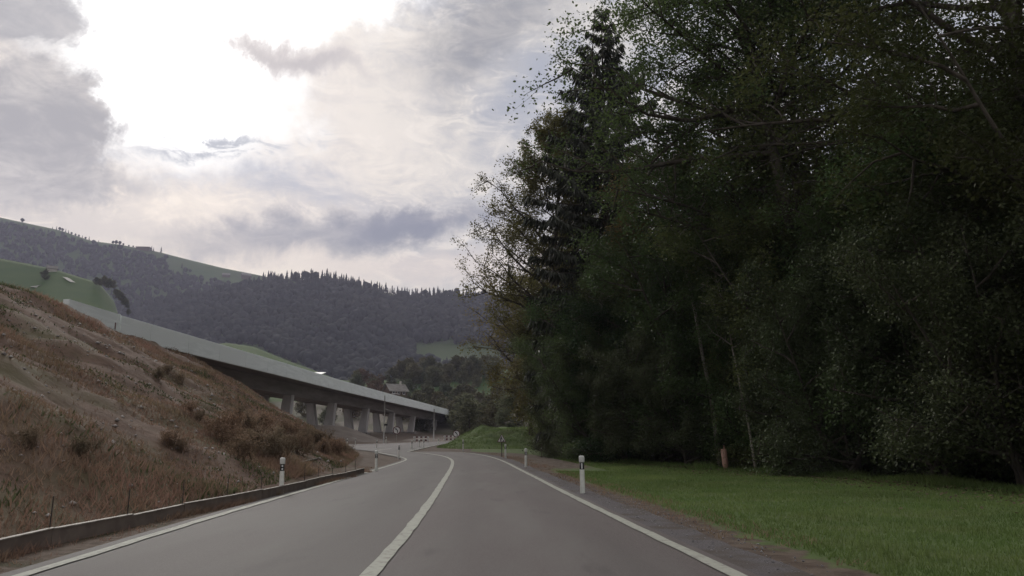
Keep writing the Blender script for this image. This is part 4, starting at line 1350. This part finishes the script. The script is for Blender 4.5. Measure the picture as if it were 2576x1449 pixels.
P_open = broadleaf('open_tree', 27.5, 8.0, 8.6, 64, 92000, 0.16, M_leafC, 3, prof=leftish, up=0.42, twigs=10, clump=0.26, trunk_r=0.34, wild=0.14)
P_yellow = broadleaf('yellowing_tree', 22, 8, 5.0, 40, 26000, 0.19, M_leafW, 4, prof=tower, up=0.2, twigs=7, clump=0.45, trunk_r=0.25)
P_olive = broadleaf('broadleaf_tree', 13.5, 3.0, 4.2, 36, 22000, 0.17, M_leafB, 5, prof=tower, up=0.25, twigs=7, clump=0.42, trunk_r=0.2)
P_bush = broadleaf('bush', 6.5, 0.3, 3.1, 46, 70000, 0.088, M_leafS, 6, prof=bushp, up=0.25, twigs=6, clump=0.33, trunk_r=0.16, stems=5, droop=0.5)
P_bush2 = broadleaf('bush', 9.0, 0.3, 3.1, 50, 80000, 0.092, M_leafA, 7, prof=ivyp, up=0.15, twigs=6, clump=0.38, trunk_r=0.2, stems=4, droop=0.4)
P_spr = spruce('spruce_tree', 34, 8.6, 8, crown_base=3.0, spray=0.8)
P_pale = broadleaf('slender_tree', 17, 9.5, 2.4, 20, 5000, 0.15, M_leafA, 9, bark=M_palebark, prof=lambda f: 0.9 - 0.3 * f, up=0.5, twigs=6, clump=0.4, trunk_r=0.11, lean=(-0.12, 0))
P_far = broadleaf('broadleaf_tree', 10, 1.0, 4.3, 26, 3600, 0.62, M_farleaf, 10, prof=lambda f: 0.95 * math.sin(math.pi * (0.25 + 0.68 * f)) + .1, up=0.2, twigs=5, clump=0.6, trunk_r=0.22, twig_draw=False)
P_rust = broadleaf('rusty_bush', 7, 0.8, 4.0, 22, 3000, 0.55, M_rustleaf, 12, prof=bushp, up=0.25, twigs=5, clump=0.5, trunk_r=0.15, stems=2, twig_draw=False)
M_dryleaf = material('dry_leaf', (0.26, 0.185, 0.135), (0.33, 0.25, 0.18), 0.85, 0.6, 0.1, attr=0.7, transl=0.35, objrand=0.4)
P_dry = broadleaf('dry_shrub', 1.1, 0.08, 0.75, 22, 2600, 0.075, M_dryleaf, 14, bark=M_dryleaf, prof=bushp, up=0.75, twigs=5, clump=0.15, trunk_r=0.02, stems=4, twig_draw=False)
first = {}
def plant(proto, x, y, sc, label, cat, group=None, rz=None, z=None, sz=None):
    key = proto.name
    if key not in first: first[key] = proto; o = proto
    else: o = copy_tree(proto)
    zz_ = float(G(x, y)) if z is None else z
    o.location = (float(x), float(y), zz_)
    o.rotation_euler = (0, 0, rng.random() * 6.28 if rz is None else rz)
    o.scale = (sc, sc, sc if sz is None else sz)
    if 'group' in o: del o['group']
    tag(o, label, cat, group)
    return o

GF = 'trees of the roadside forest'
plant(P_open, 3.0, 64, 1.0, 'airy half-bare tree with visible boughs at the left end of the forest', 'tree', GF, rz=0.6)
plant(P_open, 5.5, 74, 0.80, 'second airy tree close behind the half-bare one at the forest end', 'tree', GF, rz=2.9)
plant(P_olive, 2.4, 70, 0.95, 'olive-brown lower tree under the airy crown, beside the grass mound', 'tree', GF)
plant(P_olive, 2.0, 84, 1.38, 'fuller olive tree filling the lower left side of the airy tree at the forest end', 'tree', GF)
plant(P_bush2, 3.7, 60, 0.9, 'dark thicket under the airy tree, right beside the grass mound', 'bush', GF)
plant(P_bush, 4.7, 55.5, 0.9, 'rounded bush at the foot of the tall dark spruce', 'bush', GF)
plant(P_bush2, 6.2, 52, 0.85, 'dark upright thicket between the tall spruce and the yellowing tree', 'bush', GF)
plant(P_bush, 5.3, 51, 0.75, 'low bush on the bare soil behind the third white post', 'bush', GF)
plant(P_olive, 5.0, 78, 0.8, 'olive-brown small tree behind the grass mound at the forest corner', 'tree', GF)
plant(P_spr, 6.9, 56, 1.0, 'tall dark spruce with drooping branches at the left forest edge', 'spruce tree', GF, rz=0.4)
plant(P_yellow, 10.2, 50, 0.92, 'yellowing tree in front of the tall spruce', 'tree', GF, rz=1.2)
plant(P_over, 14.3, 37.5, 1.02, 'huge broadleaf tree whose boughs overhang the road at the top', 'tree', GF, rz=0.9)
plant(P_big, 17.5, 25, 1.0, 'huge dark broadleaf tree at the right end of the lawn', 'tree', GF, rz=3.9)
plant(P_mid, 12.0, 46, 1.25, 'tall narrow broadleaf tree between the spruce and the overhanging tree', 'tree', GF)
plant(P_bush2, 4.9, 58, 1.05, 'tall dark ivy-like thicket at the forest corner by the mound', 'bush', GF)
plant(P_bush2, 5.6, 49.5, 0.85, 'upright dark bush behind the second post on the right', 'bush', GF)
plant(P_bush, 8.6, 44.5, 1.08, 'pale-leaved rounded bush with drooping sprays behind the largest post', 'bush', GF, rz=0.5)
plant(P_bush, 6.6, 46.5, 0.8, 'smaller bush at the lawn edge left of the pale-leaved rounded bush', 'bush', GF, rz=2.2)
plant(P_bush2, 12.6, 38.5, 0.8, 'dark bush around a pale slender trunk, right of the orange pipe', 'bush', GF)
plant(P_bush, 14.2, 33.0, 0.95, 'dark bush at the middle of the lawn edge', 'bush', GF)
plant(P_bush2, 16.0, 28.0, 0.95, 'tall leafy thicket at the right part of the lawn edge', 'bush', GF)
plant(P_bush, 15.9, 23.5, 1.0, 'shadowy bush at the lawn edge near the right picture border', 'bush', GF)
plant(P_bush2, 19.5, 21.5, 1.1, 'tall thicket at the right border with light catching its upper leaves', 'bush', GF)
plant(P_bush, 17.5, 17.5, 1.0, 'bush at the lawn edge beyond the right border', 'bush', GF)
plant(P_pale, 11.1, 37.0, 0.62, 'pale slender trunk rising from the dark bush right of the orange pipe', 'tree', GF, rz=0.2)
plant(P_pale, 10.4, 40.5, 1.1, 'thin pale leaning trunk in the dark gap above the pale-leaved bush', 'tree', GF, rz=0.5)
plant(P_pale, 4.6, 52, 0.85, 'thin bent sapling above the thicket at the forest corner', 'tree', GF, rz=3.4)
BUSH_L = {60: 'dark low bush at the forest corner, beside the thin survey stake', 53: 'second bush of the lawn-edge row, counted from the survey stake', 47: 'tall narrow thicket of the lawn-edge row behind the second white post',
          42: 'small bush at the foot of the tall pale leaning trunk', 36: 'bush at the lawn edge right behind the orange pipe', 31: 'first bush to the right of the orange pipe and its neighbour thicket',
          27: 'broad grey-green bush jutting on to the middle of the right lawn edge', 22: 'low bush nearest the right picture border on the lawn edge'}
for (y, dx_, pr, sc_) in [(60, 1.0, 0, 1.1), (56.5, 2.6, 1, 1.15), (53, 1.2, 0, 1.0), (51, 3.2, 1, 1.2), (47, 2.0, 1, 1.1), (43.5, 3.4, 1, 1.3), (42, 0.9, 0, .9), (40.5, 3.0, 1, 1.25),
                       (36, 2.4, 0, 1.15), (35.0, 4.4, 1, 1.3), (31, 1.0, 0, 1.1), (30.5, 3.6, 1, 1.3), (27, 1.8, 0, 1.3), (25.5, 3.8, 1, 1.3), (22, 1.0, 0, 1.1), (20, 4.2, 1, 1.4), (24, 6.2, 1, 1.5), (29, 7.0, 1, 1.5), (37.5, 6.2, 1, 1.5), (46, 6.5, 1, 1.5)]:
    plant(P_bush if pr == 0 else P_bush2, float(np.interp(y, EDGE_Y, EDGE_X)) + dx_, y, sc_, BUSH_L.get(y, 'dark leafy bush in the second row behind the lawn-edge bushes'), 'bush', 'bushes along the lawn edge')
deep = 'dark tree standing deep inside the roadside forest'
k = 0
spots = []
tries = 0
while k < 46 and tries < 4000:
    tries += 1
    y = rng.uniform(16, 112); e = float(np.interp(y, EDGE_Y, EDGE_X))
    x = e + 3.5 + rng.random() ** 1.2 * 36
    if any((x - a) ** 2 + (y - b_) ** 2 < 12 for a, b_ in spots): continue
    if y > 60 and x < 10: continue
    if x / y > 0.52 and rng.random() < 0.45: continue
    spots.append((x, y))
    w = rng.random()
    pr = P_mid if w < 0.42 else P_big if w < 0.58 else P_spr if w < 0.78 else P_bush2
    if pr is P_spr and (y < 45 or x / y > 0.4): pr = P_mid
    plant(pr, x, y, rng.uniform(0.75, 1.05), deep if pr is not P_bush2 else 'dark thicket deep inside the roadside forest', 'tree' if pr is not P_bush2 else 'bush', 'trees deep in the forest' if pr is not P_bush2 else 'thickets deep in the forest')
    k += 1

# trees beyond the viaduct and on the valley side
def hillz(x, y):
    u = 1288 + FPX * x / (y * CP + 6 * SP)
    drr = float(np.interp(u, [0, 900], [620, 430]))
    tt = (y - 225) / (drr - 225)
    if tt <= 0: return float(G(x, y))
    return max(float(G(x, y)), float(surf(PC, pxC, tsC, u, min(tt, 0.999))[2]))
def far_tree(px, y, h, proto, label, group=None, cat='tree'):
    x = (px - 1288) / FPX * (y * CP + 8 * SP)
    base_h = 10 if proto is P_far else 7
    plant(proto, x, y, h / base_h, label, cat, group, z=hillz(x, y) - 0.2)
far_tree(1182, 165, 7.5, P_far, 'small round tree with a visible stem where the viaduct ends')
far_tree(1172, 225, 11.0, P_far, 'yellow-green tree in front of the far viaduct end')
far_tree(1213, 170, 7.0, P_far, 'dark round bush just above the grass mound crest')
far_tree(1165, 640, 24, P_far, 'lone dark tall tree on the far clearing')
far_tree(1260, 150, 8, P_far, 'tree behind the grass mound beside the forest')
far_tree(1300, 140, 9, P_far, 'leafy tree behind the mound, nearest the forest corner')
gv = 'trees massed on the valley side behind the viaduct'
for i in range(46):
    px = rng.uniform(1000, 1330); y = rng.uniform(240, 410)
    far_tree(px, y, rng.uniform(5, 11), P_far, 'hazy round tree in the mass behind the far viaduct end', gv)
for i in range(26):
    px = rng.uniform(1000, 1250); y = rng.uniform(395, 428)
    far_tree(px, y, rng.uniform(7, 11), P_far, 'hazy round tree in the mass behind the far viaduct end', gv)
for i in range(14):
    px = rng.uniform(858, 985); y = rng.uniform(290, 410)
    far_tree(px, y, rng.uniform(6, 9), P_rust if rng.random() < .65 else P_far, 'rust-tinged bush behind the viaduct parapet left of the house', 'rust-tinged bushes by the house', 'bush')
for i in range(10):
    px = rng.uniform(560, 860); y = rng.uniform(230, 330)
    far_tree(px, y, rng.uniform(4, 7), P_far, 'dark bush on the valley floor beneath the viaduct', 'bushes under the viaduct', 'bush')
for px in (205, 214, 226, 238, 250, 258, 266, 273, 280, 286, 291, 296):
    yq = float(np.interp(px, [0, 900], [620, 430])) * rng.uniform(0.955, 0.985)
    far_tree(px, yq, rng.uniform(3.5, 7.0), P_far, 'bush in the hedge along the right edge of the left meadow', 'bushes edging the left meadow', 'bush')
far_tree(70, 560, 7, P_far, 'dark round bush on the left meadow beside the white track', None, 'bush')

# ------------------------------------------------------------------ grass, weeds, stones
def blades(name, X, Y, Z, h, w, mat, bend=0.35, seed=0, label=None):
    r_ = np.random.default_rng(seed)
    n = len(X)
    a = r_.random(n) * 6.283
    hh = h * (0.45 + 0.9 * r_.random(n)); ww = w * (0.6 + 0.8 * r_.random(n))
    bx_, by_ = r_.normal(size=n) * bend * hh, r_.normal(size=n) * bend * hh
    P0 = np.stack([X - np.cos(a) * ww, Y - np.sin(a) * ww, Z - 0.02], 1)
    P1 = np.stack([X + np.cos(a) * ww, Y + np.sin(a) * ww, Z - 0.02], 1)
    P2 = np.stack([X + bx_, Y + by_, Z + hh], 1)
    V = np.stack([P0, P1, P2], 1).reshape(-1, 3)
    F_ = np.arange(3 * n).reshape(n, 3)
    patch = 0.5 + 0.28 * fbm(X, Y, 0.8, seed + 3) 
    tint = np.clip(patch + r_.normal(size=n) * 0.18, 0, 1)
    o = mesh_obj(name, V, F_, mat, tint=np.repeat(tint, 3))
    return tag(o, label, None, None, 'stuff')
# lawn
n = 150000
Y = 7 + 48 * rng.random(n) ** 1.7
e0 = rl_by_y(Y) + 1.5; e1 = np.interp(Y, EDGE_Y, EDGE_X) + 1.0
X = e0 + (e1 - e0) * rng.random(n)
dens = fbm(X, Y, 1.1, 21)
ok = (dens > -9) & (np.where(Y > 36, X > rl_by_y(Y) + 4, True))
X, Y = X[ok], Y[ok]
clump_h = 0.045 + 0.10 * np.clip(fbm(X, Y, 2.2, 31) - 0.30, 0, 2)
blades('grass', X, Y, G(X, Y), clump_h, 0.006 + 0.0002 * Y, M_blade, 0.5, 1, 'short green lawn grass right of the road')
# mound grass
n = 45000
X = rng.uniform(-10.5, 10, n); Y = rng.uniform(75, 100, n)
Z = MOUND(X, Y); ok = mound_fn(X, Y) > 0.06
blades('grass', X[ok], Y[ok], Z[ok], 0.16 * np.ones(ok.sum()), 0.022, M_moundblade, 0.6, 2, 'long tufted grass on the mound')
# bank weeds
n = 300000
Y = -4 + 92 * rng.random(n) ** 1.25
X = foot_x(Y) - 0.15 - (foot_x(Y) + 34) * -1 * 0 - rng.random(n) ** 1.15 * 25
Z = BANK(X, Y); g = G(X, Y)
nb = fbm(X, Y, 0.42, 41) + 0.5 * fbm(X, Y, 1.7, 42)
frac = np.clip((foot_x(Y) - X) / 20, 0, 1)
ok = (Y < corner_y(X) + 1) & (Z > g - 0.2) & (nb + rng.normal(size=n) * 0.25 > -0.75 + 1.15 * frac)
X, Y, Z, nb = X[ok], Y[ok], Z[ok], nb[ok]
hh = 0.10 + 0.15 * np.clip(nb, 0, 1.2) + 0.45 * np.clip(fbm(X, Y, 0.30, 77) - 0.35, 0, 1)
gr = (fbm(X, Y, 0.36, 51) + rng.normal(size=len(X)) * 0.22 > 0.52) | (np.exp(-((X + 8.2) / 1.6) ** 2 - ((Y - 11) / 2.2) ** 2) > 0.4 + 0.4 * rng.random(len(X)))
blades('dry_weeds', X[~gr], Y[~gr], Z[~gr], hh[~gr], 0.009 + 0.00035 * Y[~gr], M_weed, 0.55, 3, 'brown dry weeds on the bank')
blades('green_weeds', X[gr], Y[gr], Z[gr], hh[gr] * 0.75, 0.018 + 0.0004 * Y[gr], M_weedgreen, 0.6, 4, 'dull green weed patches on the bank')
# verge tufts, left and right
n = 16000
i_ = rng.integers(0, len(LLs), n); off = rng.uniform(0.35, 1.9, n)
nl = normals2(LLs)
Pq = LLs[i_] - nl[i_] * off[:, None] + (LLs[np.minimum(i_ + 1, len(LLs) - 1)] - LLs[i_]) * rng.random((n, 1))
ok = (fbm(Pq[:, 0], Pq[:, 1], 1.4, 61) > -0.05) & (Pq[:, 1] > 4)
blades('verge_grass', Pq[ok, 0], Pq[ok, 1], G(Pq[ok, 0], Pq[ok, 1]), 0.07 * np.ones(ok.sum()), 0.010, M_weed, 0.8, 5, 'dry grass on the left verge')
n = 12000
nr = normals2(RLs); i_ = rng.integers(0, len(RLs), n); off = rng.uniform(0.9, 2.1, n)
Pq = RLs[i_] + nr[i_] * off[:, None] + (RLs[np.minimum(i_ + 1, len(RLs) - 1)] - RLs[i_]) * rng.random((n, 1))
ok = (fbm(Pq[:, 0], Pq[:, 1], 1.9, 71) > 0.0) & (Pq[:, 1] > 5)
blades('verge_grass', Pq[ok, 0], Pq[ok, 1], G(Pq[ok, 0], Pq[ok, 1]), 0.06 * np.ones(ok.sum()), 0.008, M_weed, 0.8, 6, 'dry grass between the gravel and the lawn')

k2 = 0
for (px, row, sc_) in [(700, 1120, .20), (735, 1100, .17), (770, 1108, .19), (800, 1122, .20), (830, 1128, .16), (660, 1085, .19), (640, 1140, .2), (690, 1160, .17), (745, 1140, .18), (780, 1140, .16), (845, 1140, .16), (880, 1142, .15), (600, 1060, .2), (560, 1110, .18), (610, 1160, .16),
                       (720, 1130, .17), (755, 1120, .17), (680, 1105, .17), (715, 1085, .16), (650, 1115, .18), (625, 1095, .17), (670, 1135, .16), (590, 1130, .15), (815, 1140, .14), (790, 1112, .15), (862, 1138, .13), (575, 1085, .15),
                       (400, 955, .13), (425, 940, .12), (450, 962, .13), (480, 1040, .12), (505, 1060, .12), (70, 1120, .09), (200, 1150, .08), (430, 1120, .10), (455, 1135, .09)]:
    Q = bank_at(px, row)
    plant(P_dry, Q[0], Q[1], sc_ * 4.2 * rng.uniform(.65, 1.1), 'dry brown shrub among the weeds on the embankment', 'shrub', 'dry shrubs on the bank', z=float(Q[2]) - 0.05)
# rough long grass where the lawn runs under the trees, and growth along the barrier
n = 26000
Y = 12 + 46 * rng.random(n) ** 1.4; X = np.interp(Y, EDGE_Y, EDGE_X) + rng.normal(size=n) * 0.55 + 0.2
ok = fbm(X, Y, 1.5, 81) > -0.35; X, Y = X[ok], Y[ok]
blades('rough_grass', X, Y, G(X, Y), 0.16 + 0.16 * np.clip(fbm(X, Y, 1.2, 83), 0, 1), 0.010 + 0.0002 * Y, M_blade, 0.6, 8, 'rough longer grass along the foot of the trees')
n = 9000
ss_ = rng.random(n) * sl[-1]
Pq = np.stack([np.interp(ss_, sl, bl[:, 0]), np.interp(ss_, sl, bl[:, 1])], 1)
nb_ = normals2(bl); Pq = Pq + nb_[np.clip((ss_ / sl[-1] * 899).astype(int), 0, 899)] * (np.where(rng.random(n) < .55, 0.07, -0.10) + rng.normal(size=n) * 0.05)[:, None]
ok = (fbm(Pq[:, 0], Pq[:, 1], 1.6, 91) > 0.05) & (Pq[:, 1] > 3)
blades('verge_grass', Pq[ok, 0], Pq[ok, 1], G(Pq[ok, 0], Pq[ok, 1]), 0.14 * np.ones(ok.sum()), 0.008, M_weed, 0.6, 9, 'dry grass growing along the low brown barrier')
n = 2600
Y = 8 + 40 * rng.random(n) ** 1.3; X = np.interp(Y, EDGE_Y, EDGE_X) - np.abs(rng.normal(size=n)) * 2.0
ok = X > rl_by_y(Y) + 1.2; X, Y = X[ok], Y[ok]
Cq = np.stack([X, Y, G(X, Y) + 0.05], 1)
Vq, Fq = leaf_mesh(Cq, 0.085, np.random.default_rng(5), flat=1.5)
tag(mesh_obj('fallen_leaves', Vq, Fq, M_rustleaf, tint=np.repeat(rng.random(len(Cq)), 4)), 'scattered brown fallen leaves on the lawn', None, None, 'stuff')

def pebbles(name, X, Y, Z, size, mat, label, seed=0):
    r_ = np.random.default_rng(seed)
    base = np.array([(1, 0, 0), (-1, 0, 0), (0, 1, 0), (0, -1, 0), (0, 0, 1), (0, 0, -1)], float)
    fc = np.array([(0, 2, 4), (2, 1, 4), (1, 3, 4), (3, 0, 4), (2, 0, 5), (1, 2, 5), (3, 1, 5), (0, 3, 5)])
    n = len(X)
    s = size * (0.4 + 1.2 * r_.random(n) ** 2)
    V = base[None] * (s[:, None, None] * (0.6 + 0.7 * r_.random((n, 6, 1)))) * np.array([1, 1, 0.6])
    a = r_.random(n) * 6.28
    c, s2 = np.cos(a)[:, None], np.sin(a)[:, None]
    V = np.stack([V[:, :, 0] * c - V[:, :, 1] * s2, V[:, :, 0] * s2 + V[:, :, 1] * c, V[:, :, 2]], -1)
    V += np.stack([X, Y, Z], 1)[:, None, :]
    F_ = (np.arange(n) * 6)[:, None, None] + fc[None]
    o = mesh_obj(name, V.reshape(-1, 3), F_.reshape(-1, 3), mat, tint=np.repeat(r_.random(n), 6))
    return tag(o, label, None, None, 'stuff')
n = 2600
Y = 4 + 80 * rng.random(n); X = foot_x(Y) - 0.3 - rng.random(n) * 24
ok = (Y < corner_y(X)) & (BANK(X, Y) > G(X, Y)); X, Y = X[ok], Y[ok]
pebbles('rubble', X, Y, BANK(X, Y) + 0.02, 0.04 + 0.0012 * Y, M_stone, 'small pale stones scattered over the bank', 1)
n = 5000
i_ = rng.integers(0, len(RLs), n); off = rng.uniform(0.35, 1.15, n)
Pq = RLs[i_] + nr[i_] * off[:, None] + (RLs[np.minimum(i_ + 1, len(RLs) - 1)] - RLs[i_]) * rng.random((n, 1)); ok = (Pq[:, 1] > 5) & (Pq[:, 1] < 30); Pq = Pq[ok]
pebbles('gravel', Pq[:, 0], Pq[:, 1], G(Pq[:, 0], Pq[:, 1]) + 0.024, 0.016, material('gravel_stone', (0.15, 0.14, 0.142), (0.26, 0.25, 0.25), 0.9, 20, 0.2, attr=0.6), 'loose gravel on the right shoulder', 2)

# ------------------------------------------------------------------ haze
hz_m = bpy.data.materials.new('haze'); hz_m.use_nodes = True
t = NT(hz_m.node_tree); t.n.clear()
out = t.node('ShaderNodeOutputMaterial'); pv = t.node('ShaderNodeVolumePrincipled')
pv.inputs['Color'].default_value = (0.78, 0.78, 1.0, 1)
pv.inputs['Density'].default_value = 0.00015
pv.inputs['Anisotropy'].default_value = 0.2
t.l.new(pv.outputs[0], out.inputs['Volume'])
mb = MB(); mb.box(-2900, 2900, -1300, 2700, -9.0, 760)
hz = mb.build('haze', hz_m); hz['kind'] = 'stuff'
print('tris', sum(sum(1 for _ in m_.loops) - 2 * len(m_.polygons) for m_ in bpy.data.meshes)); print('objects', len(bpy.data.objects), 'tris', sum(len(m_.polygons) * 2 for m_ in bpy.data.meshes))
